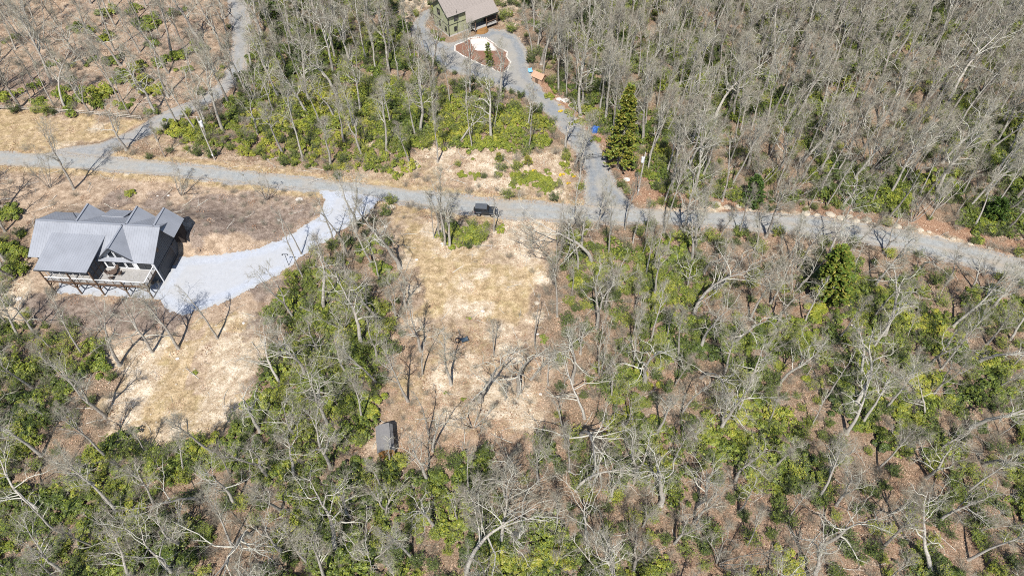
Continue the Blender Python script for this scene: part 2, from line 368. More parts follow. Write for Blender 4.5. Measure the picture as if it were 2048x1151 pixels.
# ------------------------------------------------------------------ ground, roads
def axis(a, b, st, far):
    c = list(np.arange(a, b + .01, st)); d = st; x = a; lo = []
    while x > -far: d *= 1.6; x -= d; lo.append(x)
    d = st; x = b; hi = []
    while x < far: d *= 1.6; x += d; hi.append(x)
    return np.array(lo[::-1] + c + hi)
gx = axis(-165, 165, .85, 4000); gy = axis(8, 205, .85, 4000)
GX, GY = np.meshgrid(gx, gy); GP = np.stack([GX.ravel(), GY.ravel()], -1)
GZ = terrain(GP); nx, ny = len(gx), len(gy)
ii = (np.arange(ny - 1)[:, None] * nx + np.arange(nx - 1)[None, :]).ravel()
GF = np.stack([ii, ii + 1, ii + nx + 1, ii + nx], -1)
def zone(V, a=1.5, b=-1.5, wob=4.5, s=1):
    return sstep(a, b, sdf(GP, V) + wob * (fbm(GP[:, 0] / 4, GP[:, 1] / 4, s, 3) - .5) * 2)
n1 = fbm(GP[:, 0] / 8, GP[:, 1] / 8, 21, 3); n2 = fbm(GP[:, 0] / 5, GP[:, 1] / 5, 33, 3)
CL_UP = poly([(790, 440), (870, 470), (1000, 520), (1080, 545), (1080, 640), (960, 640), (850, 625), (810, 560)])
SLOPE = poly([(235, 690), (330, 680), (430, 640), (520, 600), (520, 650), (530, 740), (480, 820), (420, 870), (300, 895), (200, 880), (225, 790)])
HBACK = poly([(190, 390), (440, 395), (640, 390), (640, 430), (560, 480), (400, 500), (385, 430), (200, 410)])
MUD = poly([(850, 420), (1010, 440), (1125, 445), (1115, 480), (1060, 530), (1010, 530), (1000, 490), (950, 510), (880, 505)])
PALE = poly([(840, 720), (960, 660), (1080, 640), (1105, 700), (1110, 860), (1000, 880), (860, 870), (800, 860)])
TRACK = poly([(1010, 445), (1110, 447), (1100, 475), (1050, 500), (1035, 530), (1010, 530), (1015, 480)])
grass = np.maximum.reduce([zone(CL_UP) * (.45 + .8 * n1), zone(SLOPE) * (.35 + .9 * (n1 > .5)), zone(STRIP) * (.45 + .5 * n1), zone(VERGE) * (.2 + .5 * n2), zone(CLEAR) * .42 * n1 * 1.6,
                           .75 * sstep(3.2, 1.0, np.abs(sdf(GP, ROAD)) + 1.2 * (n2 - .5)) * (GP[:, 0] < 14)])
def blobs(L):
    r = np.zeros(len(GP)); q = fbm(GP[:, 0] / 1.8, GP[:, 1] / 1.8, 47, 3)
    for px, py, rad, s in L:
        c = un(px, py, 0)[0]; d = np.hypot(GP[:, 0] - c[0], GP[:, 1] - c[1]) / rad; r = np.maximum(r, s * sstep(1.25, .35, d + 1.1 * (q - .5)))
    return r
SPOTS = blobs([(885, 745, 3, 1), (865, 765, 2, .9), (975, 780, 4, 1), (1000, 805, 4, 1), (1045, 800, 3, 1), (1050, 835, 3, 1), (900, 835, 3, .7), (1070, 640, 2, .9), (1090, 560, 2.2, .9), (1060, 455, 5, 1), (1025, 478, 4, 1), (1090, 470, 3, .9), (930, 570, 2, .8), (965, 552, 2, .9), (915, 615, 3, .7), (960, 618, 2.4, .8), (820, 580, 2, .8), (815, 525, 2, .8), (1000, 660, 3, .7), (1020, 700, 3, .8), (940, 725, 2.5, .8),
               (300, 700, 3.5, 1), (285, 742, 3.5, 1), (268, 790, 3, 1), (245, 832, 2.5, .9), (450, 700, 4, .9), (480, 722, 4, .95), (505, 690, 3, .9), (440, 765, 3.4, .8), (420, 822, 3.4, .8), (330, 860, 3, .8), (250, 870, 3, .8), (15, 600, 3.5, 1), (35, 640, 2, .8), (830, 640, 2, .8), (80, 480, 1.5, .5),
               (895, 300, 3, 1), (860, 305, 2.6, .9), (960, 330, 3, .9), (985, 340, 2, .95), (960, 370, 2.4, 1), (990, 368, 2.4, 1), (1000, 375, 2, .9), (1115, 375, 2.6, 1), (1110, 388, 2, 1), (1040, 340, 2, .8), (735, 298, 1.4, 1), (130, 290, 2.5, .6), (190, 255, 2.5, .7), (300, 195, 1.6, .8), (255, 345, 1.2, .6)])
MUDARC = poly([(870, 500), (1000, 512), (1015, 540), (940, 558), (875, 545)])
soil = np.maximum.reduce([SPOTS, zone(CL_UP) * (-.75 + 1.4 * n2), zone(CLEAR) * (-.55 + 1.3 * n2), zone(YARD) * (-.7 + 1.3 * n2), zone(UPHILL) * (-.6 + 1.15 * n2), zone(MUD) * (.2 + .75 * n2), zone(PALE) * (-.45 + 1.45 * n2), zone(SLOPE) * (-.25 + 1.2 * n2), zone(TRACK) * .95, zone(VERGE2, 1, -1) * sstep(2.2, .8, sdf(GP, ROAD)) * (GP[:, 0] > 22) * (.45 + .6 * n2), zone(BACK) * .95, zone(BACK2) * (.3 + .5 * n1),
                          zone(poly([(860, 290), (900, 290), (1120, 300), (1160, 350), (1110, 395), (1080, 385), (900, 365), (840, 330)])) * (.15 + .85 * n2),
                          zone(poly([(720, 300), (745, 280), (760, 290), (735, 315)]), .8, -.8, .6) * .9,
                          zone(poly([(220, 690), (270, 690), (300, 720), (260, 800), (225, 840), (230, 760)])) * (.35 + .8 * n2),
                          zone(poly([(0, 560), (45, 560), (40, 640), (0, 650)])) * (.3 + .7 * n2)])
yard = np.maximum.reduce([zone(YARD), zone(CLEAR) * (.55 + .3 * n1), zone(STRIP), zone(VERGE) * .8, zone(UPHILL, 3, -3) * (.5 + .35 * n1)])
rust = np.maximum.reduce([zone(VERGE2, 1.5, -.5) * (.6 + .6 * n1), zone(poly([(800, 690), (1110, 660), (1112, 900), (790, 935), (745, 930), (755, 800)])) * (.05 + .7 * n1), .42 * sstep(.48, .62, n1) * sstep(115, 90, GP[:, 1]) * (GP[:, 0] > 10)])
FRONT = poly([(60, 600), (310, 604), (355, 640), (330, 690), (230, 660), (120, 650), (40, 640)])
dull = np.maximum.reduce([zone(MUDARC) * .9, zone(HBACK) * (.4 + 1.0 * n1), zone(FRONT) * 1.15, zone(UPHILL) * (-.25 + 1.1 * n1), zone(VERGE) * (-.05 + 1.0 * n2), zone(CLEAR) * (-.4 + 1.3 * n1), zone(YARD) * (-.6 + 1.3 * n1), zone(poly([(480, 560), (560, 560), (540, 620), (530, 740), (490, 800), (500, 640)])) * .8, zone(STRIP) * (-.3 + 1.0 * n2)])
grav = np.maximum.reduce([sstep(1.0, -.3, sdf(GP, V) + .9 * (n2 - .5) * 2) for V in (ROAD, DRIVE_W, DRIVE_G)])
gme = mesh_np('ground', np.stack([GP[:, 0], GP[:, 1], GZ], -1), GF, M['ground'],
              dict(grass=('POINT', grass), soil=('POINT', soil), yard=('POINT', yard), dull=('POINT', dull), rust=('POINT', rust), gravel=('POINT', grav)), True)
link('ground', gme, kind='structure')
def sheet(name, V, mat, lift, cell=.25, ragged=.35, s=5, **k):
    """a ragged-edged sheet of loose stone lying on the terrain"""
    lo = V.min(0) - 1; hi = V.max(0) + 1
    lo = np.maximum(lo, (-165, 8)); hi = np.minimum(hi, (165, 205))
    x = np.arange(lo[0], hi[0], cell); y = np.arange(lo[1], hi[1], cell); X, Y = np.meshgrid(x, y); P = np.stack([X.ravel(), Y.ravel()], -1)
    d = sdf(P, V) + ragged * ((fbm(P[:, 0] / .7, P[:, 1] / .7, s, 2) - .5) * 2.2 + (fbm(P[:, 0] / 4, P[:, 1] / 4, s + 3, 2) - .5) * 2.0)
    ins = (d < 0).reshape(X.shape); ok = ins[:-1, :-1] & ins[1:, :-1] & ins[:-1, 1:] & ins[1:, 1:]
    j, i = np.nonzero(ok); n = len(x); a = j * n + i; F = np.stack([a, a + 1, a + n + 1, a + n], -1)
    u, inv = np.unique(F, return_inverse=True); Q = P[u]
    return link(name, mesh_np(name, np.column_stack([Q, terrain(Q) + lift]), inv.reshape(F.shape), mat, dict(edge=('POINT', -sdf(Q, V))), True), kind='structure', **k)
sheet('gravel_driveway', DRIVE_W, M['drive_w'], .046, s=5)
sheet('gravel_driveway', DRIVE_G, M['drive_g'], .050, s=8)
sheet('gravel_road', ROAD, M['road'], .054, s=11)
sheet('gravel_driveway', DRIVE_H, M['drive_h'], .060, s=14, ragged=.38, cell=.16)
sheet('mulch_bed', ISLAND, M['mulch'], .058, s=17, ragged=.1)
sheet('white_gravel_patch', WHITE, M['white_gravel'], .064, s=19, ragged=.2)

# ------------------------------------------------------------------ grey house with metal roofs (u right, v back, z up)
house = empty('grey_house', (H_ORG[0], H_ORG[1], 0), H_ROT, label='large grey house with standing seam metal roofs and a raised front deck', cat='house')
RZ, EZ, RV = 8.5, 5.5, 5.4
def msl(v): return RZ - (RZ - EZ) / 5.7 * abs(v - RV)        # main roof height
def roof(pts, name='roof', t=.14, mat='roof', seam=.42, along=None, parent=None):
    """roof slope with standing seams running from the first edge (ridge) to the opposite one"""
    o = MB().slab(pts, t).build(name, M[mat], parent or house)
    if seam:
        P = [Vector(p) for p in pts]; a0, a1, b1, b0 = P
        n = (P[1] - P[0]).cross(P[2] - P[0]).normalized(); n = n if n.z > 0 else -n
        k = max(2, int(max((a1 - a0).length, (b1 - b0).length) / seam)); s = MB()
        for i in range(k + 1):
            f = i / k; p = a0.lerp(a1, f); q = b0.lerp(b1, f)
            if (p - q).length > .3: s.beam(p + n * .01, q + n * .006, .03, .014)
        s.build('roof_seam', M['seam'], o, kind='stuff')
    return o
wl = MB()
wl.box(-20.2, -.02, .5, 9.2, 0, 5.62)
wl.prism([(-.02, .5, 5.62), (-.02, 9.2, 5.62), (-.02, 9.2, msl(9.2) - .16), (-.02, RV, RZ - .2), (-.02, .5, msl(.5) - .16)], (-20.1, 0, 0))
wall = wl.build('wall', M['siding'], house)
bt = MB()
for i in range(22):
    v = .62 + i * .40
    bt.box(-.02, .025, v, v + .05, 2.75 if .95 < v < 6.4 else 0, msl(v) - .22)
bt.build('batten', M['siding'], wall, kind='stuff')
MB().beam((.03, .5, 2.95), (.03, 9.2, 2.95), .05, .16).build('band_board', M['dark_trim'], wall)
roof([(-20.8, RV, RZ), (.7, RV, RZ), (.7, -.3, EZ), (-20.8, -.3, EZ)])
roof([(-20.8, RV, RZ), (.7, RV, RZ), (.7, 9.7, msl(9.7)), (-20.8, 9.7, msl(9.7))])
MB().beam((-20.8, RV, RZ + .03), (.7, RV, RZ + .03), .34, .06).build('ridge_cap', M['seam'], house)
# lower porch roof over the screened side of the deck
roof([(-17.5, 3.6, 7.58), (-8.3, 3.6, 7.58), (-9.0, -3.4, 6.0), (-17.9, -3.4, 6.0)], seam=.42)
MB().beam((-17.95, -3.43, 5.9), (-8.98, -3.43, 5.9), .07, .24).build('fascia', M['dark_trim'], house)
# front cross gable
def gable(u, hw, v0, v1, zr=RZ, ze=EZ, wallv=None):
    roof([(u, v0, zr), (u, v1, zr), (u + hw, v1, ze), (u + hw, v0, ze)])
    roof([(u, v0, zr), (u, v1, zr), (u - hw, v1, ze), (u - hw, v0, ze)])
    MB().beam((u, v0, zr + .03), (u, v1, zr + .03), .3, .06).build('ridge_cap', M['seam'], house)
gable(-5.8, 3.15, -.05, RV - .05)
for s in (-1, 1):
    MB().beam((-5.8, -.09, RZ - .12), (-5.8 + s * 3.15, -.09, EZ - .12), .06, .3).build('rake_board', M['dark_trim'], house)
# rear cross gables
for u, hw in ((-13.9, 2.3), (-5.2, 2.4)):
    gable(u, hw, RV + .05, 9.9, RZ, RZ - hw * 1.0)
    MB().prism([(u - hw + .2, 9.5, 5.2), (u + hw - .2, 9.5, 5.2), (u + hw - .2, 9.5, RZ - hw + .05), (u, 9.5, RZ - .25), (u - hw + .2, 9.5, RZ - hw + .05)], (0, -3.6, 0)).build('gable_wall', M['siding'], house)
gable(-.45, 2.6, RV + .05, 9.9, RZ, RZ - 2.5)
MB().prism([(-2.9, 9.5, 2.0), (1.7, 9.5, 2.0), (1.7, 9.5, RZ - 2.3), (-.45, 9.5, RZ - .25), (-2.9, 9.5, RZ - 2.6)], (0, -1.5, 0)).build('rear_wing_wall', M['brownwall'], house)
roof([(-11.6, 8.6, 7.0), (-7.7, 8.6, 7.0), (-7.7, 11.3, 5.9), (-11.6, 11.3, 5.9)])
MB().box(-11.4, -7.9, 9.2, 11.0, 0, 5.85).build('rear_bay_wall', M['siding'], house)
# front gable wall with its glazing
gw = MB().prism([(-8.6, .44, 3.02), (-3.0, .44, 3.02), (-3.0, .44, 5.5), (-5.8, .44, 8.1), (-8.6, .44, 5.5)], (0, .3, 0)).build('gable_wall', M['white'], house)
MB().box(-3.0, -.05, .42, .74, 3.02, 5.45).build('front_wall', M['white'], house)
def window(u0, u1, z0, z1, v=.44, poly_=None, sill=True, parent=house, fm='white'):
    fr = MB(); t = .09
    if poly_ is None: P = [(u0, z0), (u1, z0), (u1, z1), (u0, z1)]
    else: P = poly_
    k = len(P)
    for i in range(k):
        a = P[i]; b = P[(i + 1) % k]; fr.beam((a[0], v - .06, a[1]), (b[0], v - .06, b[1]), .10, .09)
    f = fr.build('window', M[fm], parent)
    MB().prism([(p[0], v - .035, p[1]) for p in P], (0, -.02, 0)).build('pane', M['glass'], f)
    return f
for a, b in ((-8.25, -7.05), (-6.75, -5.0), (-4.75, -3.6)): window(a, b, 3.35, 5.05)
for a, b in ((-8.1, -7.15), (-6.95, -5.9), (-5.7, -4.65), (-4.45, -3.5)):
    top = lambda u: min(7.7, 8.0 - abs(u + 5.8) * .93 - .28)
    P = [(a, 5.45), (b, 5.45), (b, max(5.6, top(b))), (a, max(5.6, top(a)))]
    if a < -5.8 < b: P = [(a, 5.45), (b, 5.45), (b, top(b)), (-5.8, 7.7), (a, top(a))]
    window(0, 0, 0, 0, poly_=P)
for a, b in ((-2.75, -1.75), (-1.65, -.45)): window(a, b, 3.3, 5.2, .42, fm='dark_trim')
def side_panel(name, v0, v1, z0, z1, mat, u=-.02, d=.05, parent=house):
    return MB().box(u, u + d, v0, v1, z0, z1).build(name, M[mat], parent)
gd = side_panel('garage_door', 1.2, 6.2, .02, 2.6, 'black')
for k in range(4):
    MB().box(.03, .045, 1.25, 6.15, .08 + k * .63, .62 + k * .63).build('door_panel', M['dark_trim'], gd)
ow = side_panel('window', 2.55, 3.25, 5.0, 6.1, 'dark_trim'); MB().box(.03, .045, 2.63, 3.17, 5.08, 6.02).build('pane', M['glass'], ow)
for v in (.85, 6.6):
    lm = MB(); lm.box(.0, .16, v - .08, v + .08, 2.6, 2.9); lm.box(.0, .2, v - .1, v + .1, 2.9, 2.95); lm.build('wall_lamp', M['black'], house)
# deck
dk = MB().box(-17.5, -.25, -3.05, .42, 2.86, 3.0).build('deck_floor', M['deck'], house)
bd = MB()
for i in range(23): bd.box(-17.5, -.25, -3.05 + i * .151, -3.05 + i * .151 + .135, 3.001, 3.03)
bd.build('deck_board', M['deck'], dk, kind='stuff')
MB().box(-17.55, -.2, -3.12, -3.05, 2.62, 3.02).build('rim_joist', M['cedar'], house)
MB().box(-.25, -.18, -3.05, .42, 2.62, 3.02).build('rim_joist', M['cedar'], house)
MB().box(-17.5, -.3, -2.7, -2.5, 2.5, 2.86).build('beam', M['cedar'], house)
DPOST = [-17.3, -12.75, -8.75, -4.3, -.35]
for i, u in enumerate(DPOST):
    top = 5.88 if i < 3 else 4.05
    MB().box(u - .1, u + .1, -3.3, -3.12, 0, top).build('deck_post', M['cedar'], house)
    br = MB()
    for s in (-1, 1):
        if DPOST[0] - .2 < u + s * 1.3 < .3: br.beam((u, -3.2, 1.55), (u + s * 1.2, -3.2, 2.7), .12, .14)
    br.beam((u, -3.2, 1.6), (u, -2.2, 2.7), .12, .14)
    br.build('brace', M['cedar'], house)
MB().box(-17.4, -.25, -3.24, -3.08, 4.0, 4.07).build('top_rail', M['white'], house)
MB().box(-.34, -.18, -3.1, .4, 4.0, 4.07).build('top_rail', M['white'], house)
cb = MB()
for z in (3.2, 3.4, 3.6, 3.8):
    cb.bar((-17.3, -3.16, z), (-.3, -3.16, z), .012, 4); cb.bar((-.26, -3.1, z), (-.26, .4, z), .012, 4)
cb.build('rail_cable', M['steel'], house, kind='stuff')
for u in np.arange(-16.2, -.5, 1.5): MB().box(u - .045, u + .045, -3.2, -3.11, 3.0, 4.0).build('rail_post', M['cedar'], house)
for v in (-1.9, -.7): MB().box(-.31, -.21, v - .045, v + .045, 3.0, 4.0).build('rail_post', M['cedar'], house)
# screened porch side and front
for v in (-3.0, -1.85, -.7, .35): MB().box(-9.06, -8.94, v - .05, v + .05, 3.03, 5.95).build('screen_post', M['cedar'], house)
MB().box(-9.02, -8.98, -2.9, .4, 3.1, 5.9).build('screen', M['black_soft'], house)
MB().box(-9.07, -8.93, -3.0, .42, 4.3, 4.4).build('screen_rail', M['cedar'], house)
sf = MB()
for u in np.arange(-16.4, -9.5, 1.15): sf.box(u - .035, u + .035, -3.1, -3.02, 3.03, 5.9)
sf.build('screen_mullion', M['white'], house)
# lower level under the deck
for a in (-16, -12.2, -8.2, -4.4):
    lw = MB().box(a, a + 1.9, .44, .5, .2, 2.2).build('lower_window', M['white'], house)
    MB().box(a + .1, a + 1.8, .425, .44, .3, 2.1).build('pane', M['glass'], lw)
cw = MB(); cw.box(-.12, .06, .42, .56, 0, 5.4); cw.build('corner_board', M['white'], house)
MB().bar((-15.2, 7.4, 7.0), (-15.2, 7.4, 8.6), .07, 8).build('vent_pipe', M['black'], house)

def on_house(u, v): return h2w(u, v)
# outdoor dining set on the deck
tx, ty = on_house(-6.6, -1.0)
tb = empty('patio_table', (tx, ty, 3.03), H_ROT, label='round brown patio table on the deck in front of the gable windows', cat='table')
MB().bar((0, 0, .70), (0, 0, .75), .62, 18).build('table_top', M['wicker'], tb)
MB().bar((0, 0, .02), (0, 0, .70), .06, 8).build('pedestal', M['black'], tb); MB().bar((0, 0, 0), (0, 0, .03), .32, 12).build('base', M['black'], tb)
def chair(u, v, rz, lab):
    x, y = on_house(u, v); c = empty('patio_chair', (x, y, 3.03), H_ROT + rz, label=lab, cat='chair', group='patio chairs round the deck table')
    MB().box(-.28, .28, -.27, .27, .36, .44).build('seat', M['wicker'], c)
    MB().slab([(-.28, .24, .44), (.28, .24, .44), (.28, .36, .95), (-.28, .36, .95)], .06).build('backrest', M['wicker'], c)
    for a in (-.25, .25):
        MB().beam((a, -.25, .62), (a, .28, .62), .06, .04).build('armrest', M['wicker'], c)
        for b in (-.23, .23): MB().bar((a, b, 0), (a, b, .38), .025, 6).build('leg', M['black'], c)
    return c
chair(-6.6, .0, 0, 'brown patio chair between the deck table and the gable windows')
chair(-7.6, -1.0, R(90), 'brown patio chair on the porch screen side of the deck table')
chair(-5.6, -1.0, R(-90), 'brown patio chair on the garage side of the deck table')
chair(-6.6, -2.0, R(180), 'brown patio chair between the deck table and the front railing')
gx_, gy_ = on_house(-6.35, .12)

# ------------------------------------------------------------------ green house
gh = empty('green_house', (G_ORG[0], G_ORG[1], 0), G_ROT, label='sage green house with dark trim and taupe shingle roof behind the island bed', cat='house')
def gsl(v): return 8.3 - .745 * abs(v - 3.4)
w2 = MB(); w2.box(0, 5, 0, 6.8, .5, 5.4); w2.prism([(0, 0, 5.4), (0, 6.8, 5.4), (0, 6.8, gsl(6.8) - .2), (0, 3.4, 8.05), (0, 0, gsl(0) - .2)], (12.4, 0, 0)); w2.box(5, 12.4, .02, 6.8, .5, 5.4)
gwall = w2.build('wall', M['green'], gh)
MB().box(.03, 12.37, .03, 6.77, 0, .5).build('foundation', M['concrete'], gh)
roof([(-.5, 3.4, 8.3), (13, 3.4, 8.3), (13, -.45, gsl(-.45)), (-.5, -.45, gsl(-.45))], mat='shingle', seam=0, parent=gh, t=.2)
roof([(-.5, 3.4, 8.3), (13, 3.4, 8.3), (13, 7.3, gsl(7.3)), (-.5, 7.3, gsl(7.3))], mat='shingle', seam=0, parent=gh, t=.2)
roof([(4.9, -.1, gsl(-.1) + .03), (13, -.1, gsl(-.1) + .03), (13, -2.7, gsl(-2.7)), (3.4, -2.7, gsl(-2.7))], 'porch_roof', mat='shingle', seam=0, parent=gh, t=.18)
cs = MB()
for i in range(1, 17):
    f = i / 17; v = 3.4 - f * 3.8; cs.box(-.48, 12.98, v - .015, v + .015, gsl(v) + .003, gsl(v) + .02)
cs.build('shingle_course', M['shingle'], gh, kind='stuff')
for a, b in (((-.52, 3.4, 8.2), (-.52, -.45, gsl(-.45) - .1)), ((-.52, 3.4, 8.2), (-.52, 7.3, gsl(7.3) - .1)), ((-.5, -.48, gsl(-.45) - .12), (5.0, -.48, gsl(-.45) - .12)), ((3.4, -2.73, gsl(-2.7) - .1), (13, -2.73, gsl(-2.7) - .1))):
    MB().beam(a, b, .07, .26).build('fascia', M['green_trim'], gh)
MB().box(-.03, 0, 0, 6.8, 2.95, 3.15).build('band_board', M['green_trim'], gh); MB().box(0, 4.9, -.03, 0, 2.95, 3.15).build('band_board', M['green_trim'], gh)
MB().box(-.05, .14, -.05, .14, .3, 5.45).build('corner_board', M['green_trim'], gh)
def gwin(face, a, b, z0, z1):
    if face == 'f': f = MB().box(a, b, -.05, 0, z0, z1).build('window', M['green_trim'], gh); MB().box(a + .1, b - .1, -.065, -.05, z0 + .1, z1 - .1).build('pane', M['glass'], f)
    else: f = MB().box(-.05, 0, a, b, z0, z1).build('window', M['green_trim'], gh); MB().box(-.065, -.05, a + .1, b - .1, z0 + .1, z1 - .1).build('pane', M['glass'], f)
gwin('f', 1.6, 2.9, 3.6, 4.9); gwin('f', 1.5, 2.3, 1.0, 2.3); gwin('s', 3.6, 5.0, 4.0, 5.6); gwin('s', 3.6, 4.4, 1.3, 2.6); gwin('s', .9, 1.8, 1.0, 2.3)
dr = MB().box(6.6, 7.6, -.05, .02, .7, 2.8).build('door', M['green_trim'], gh); MB().bar((7.45, -.1, 1.7), (7.45, -.05, 1.7), .04, 6).build('handle', M['steel'], dr)
MB().box(6.0, 12.8, -2.4, 0, .85, 1.0).build('porch_floor', M['deck'], gh)
for u in (6.2, 9.5, 12.6): MB().box(u - .09, u + .09, -2.4, -2.22, 0, gsl(-2.3) - .2).build('porch_post', M['cedar'], gh)
MB().box(9.6, 12.5, -2.36, -2.28, 1.85, 1.95).build('porch_rail', M['cedar'], gh); MB().box(10.2, 12.4, -1.6, .0, 1.0, 3.0).build('porch_shade_block', M['brownwall'], gh)  # solid dark block stands in for the shade inside the porch
cv = MB()
for i in range(9):
    a0 = R(180 + i * 20); a1 = R(200 + i * 20); r = 1.75; cxx, cyy = 8.0, -2.4
    cv.slab([(cxx + r * math.cos(a0), cyy + r * math.sin(a0) * .8, .08), (cxx + r * math.cos(a1), cyy + r * math.sin(a1) * .8, .08), (cxx + r * .75 * math.cos(a1), cyy + r * .6 * math.sin(a1), .9), (cxx + r * .75 * math.cos(a0), cyy + r * .6 * math.sin(a0), .9)], .06)
cv.slab([(cxx + r * .77 * math.cos(R(180 + i * 20)), cyy + r * .62 * math.sin(R(180 + i * 20)), .93) for i in range(10)], .08)
cv.build('curved_stair', M['shedwall'], gh)
MB().bar((2.3, -.25, .4), (2.3, -.25, 6.6), .04, 6).build('flue_pipe', M['green_trim'], gh)

# ------------------------------------------------------------------ shed
sh = empty('shed', (-17.95, 45.0, 0), R(11), label='small brown shed with charcoal shingle roof at the foot of the clearing', cat='shed')
SL, SW = 1.95, 1.12
MB().box(-SW, SW, -SL, SL, .05, 2.05).build('wall', M['shedside'], sh)
prof = [(-SW - .12, 2.0), (-.55, 2.52), (.72, 2.62), (SW + .1, 2.02)]
for i in range(3):
    (a, za), (b, zb) = prof[i], prof[i + 1]
    MB().slab([(a, -SL - .12, za), (b, -SL - .12, zb), (b, SL + .12, zb), (a, SL + .12, za)], .07).build('roof', M['shedroof'], sh)
for s in (-1, 1):
    MB().prism([(-SW, s * SL, 2.05), (SW, s * SL, 2.05), (.72, s * SL, 2.53), (-.55, s * SL, 2.44)], (0, -s * .05, 0)).build('gable', M['shedside'], sh)
for i in range(7):
    a = -SW + .02 + i * .317; MB().box(a, a + .30, -SL - .035, -SL, .08, 2.0 + (.38 if 1 < i < 6 else .1)).build('board', M['shedwall'], sh)
dd = MB().box(-.45, .45, -SL - .075, -SL - .036, .1, 1.9).build('door', M['shedwall'], sh); MB().box(.3, .36, -SL - .1, -SL - .076, .9, 1.1).build('handle', M['black'], dd)
for s in (-1, 1): MB().beam((s * .9, -SL, .03), (s * .9, SL, .03), .16, .1).build('skid', M['cedar'], sh)
MB().beam((.72, -SL - .1, 2.64), (.72, SL + .1, 2.64), .2, .04).build('ridge_cap', M['shedroof'], sh)

# ------------------------------------------------------------------ black off-road car on the road edge (front towards +x)
p = ground(972, 427)[0]
car = empty('parked_car', (p[0], p[1], .06), R(-5), label='black boxy off-road car parked on the gravel road above the green bush', cat='car')
body = MB(); body.prism([(-2.0, -.82, .48), (1.95, -.82, .48), (2.0, -.82, .75), (1.95, -.82, 1.02), (.75, -.82, 1.10), (-2.0, -.82, 1.10)], (0, 1.64, 0)); body.build('body', M['black'], car, bevel=.035)
MB().prism([(-2.0, -.74, 1.10), (.62, -.74, 1.10), (.22, -.68, 1.74), (-1.95, -.68, 1.76)], (0, 1.42, 0)).build('cabin', M['black'], car, bevel=.03)
MB().box(-1.97, .25, -.70, .70, 1.765, 1.83).build('roof', M['black_soft'], car, bevel=.02)
MB().box(.72, 1.93, -.62, .62, 1.06, 1.13).build('bonnet', M['black'], car, bevel=.025)
for s in (-1, 1):
    for a, b in ((-1.9, -1.25), (-1.15, -.42), (-.32, .30)):
        MB().slab([(a, s * .752, 1.16), (b, s * .752, 1.16), (b - (.16 if b > 0 else 0), s * .70, 1.66), (a, s * .70, 1.66)], .012).build('side_window', M['glass'], car)
    for x in (-1.25, 1.28):
        wh = MB().bar((x, s * .70, .40), (x, s * .93, .40), .40, 18).build('wheel', M['rubber'], car)
        MB().bar((x, s * .925, .40), (x, s * .945, .40), .23, 12).build('rim', M['steel'], wh)
        MB().beam((x - .5, s * .90, .88), (x + .5, s * .90, .88), .22, .06).build('wheel_arch', M['black_soft'], car)
    MB().bar((1.96, s * .52, .86), (2.03, s * .52, .86), .11, 12).build('headlight', M['lamp'], car)
    MB().box(-2.03, -1.98, s * .72 - .07, s * .72 + .07, .8, 1.02).build('tail_light', M['red'], car)
    MB().box(.42, .58, s * .86 - .1, s * .86 + .1, 1.12, 1.30).build('mirror', M['black'], car)
MB().slab([(.64, -.66, 1.14), (.64, .66, 1.14), (.30, .62, 1.68), (.30, -.62, 1.68)], .02).build('windscreen', M['glass'], car)
MB().box(2.0, 2.2, -.8, .8, .48, .66).build('front_bumper', M['black_soft'], car, bevel=.03); MB().box(-2.2, -2.0, -.8, .8, .5, .66).build('rear_bumper', M['black_soft'], car, bevel=.03)
sp = MB().bar((-2.03, .0, 1.0), (-2.26, .0, 1.0), .38, 18).build('spare_wheel', M['rubber'], car); MB().bar((-2.25, 0, 1.0), (-2.28, 0, 1.0), .2, 12).build('rim', M['steel'], sp)
for i in range(7): MB().box(1.99, 2.015, -.30 + i * .095, -.26 + i * .095, .72, .99).build('grille_slot', M['steel'], car)

# ------------------------------------------------------------------ utility poles, gate, fence and small things
def upole(px, py, h, lab, tdx):
    q = ground(px, py)[0]; o = empty('utility_pole', q, label=lab, cat='utility pole', group='wooden utility poles along the gravel road')
    MB().bar((0, 0, -.2), (0, 0, h), .15, 10, .11).build('pole', M['pole'], o)
    t = MB(); t.bar((tdx, -.15, h - 1.9), (tdx, -.15, h - .9), .28, 12); t.bar((tdx, -.15, h - .9), (tdx, -.15, h - .82), .30, 12); t = t.build('transformer', M['galv'], o)
    MB().bar((tdx * .8, -.15, h - .82), (tdx * .8, -.15, h - .62), .05, 6).build('bushing', M['black'], t)
    MB().beam((0, -.1, h - 1.4), (tdx, -.15, h - 1.4), .12, .12).build('bracket', M['black'], o)
    MB().bar((0, 0, h), (0, 0, h + .25), .05, 6).build('insulator', M['galv'], o)
    MB().box(-.12, .12, -.24, -.13, 1.2, 1.6).build('meter_box', M['galv'], o)
    return o
upole(430, 320, 10.4, 'leaning-looking utility pole with white transformer beside the row of bright bushes', .42)
upole(1275, 390, 10.2, 'utility pole with white transformer on the bank beyond the driveway mouth', -.3)
ga = ground(1157.5, 323)[0]; gb = ground(1204, 316)[0]
gz = max(ga[2], gb[2]); d = gb - ga; L = math.hypot(d[0], d[1])
gt = empty('driveway_gate', (ga[0], ga[1], min(ga[2], gb[2])), math.atan2(d[1], d[0]), label='low dark metal gate closed across the driveway to the green house', cat='gate')
for x in (0, L): MB().bar((x, 0, 0), (x, 0, 1.9), .11, 8).build('gate_post', M['dark_trim'], gt)
for z in (.45, 1.15): MB().bar((.1, 0, z), (L - .1, 0, z), .045, 6).build('gate_rail', M['dark_trim'], gt)
for k in range(9): MB().bar((.3 + k * (L - .6) / 8, 0, .45), (.3 + k * (L - .6) / 8, 0, 1.15), .018, 5).build('gate_bar', M['dark_trim'], gt)
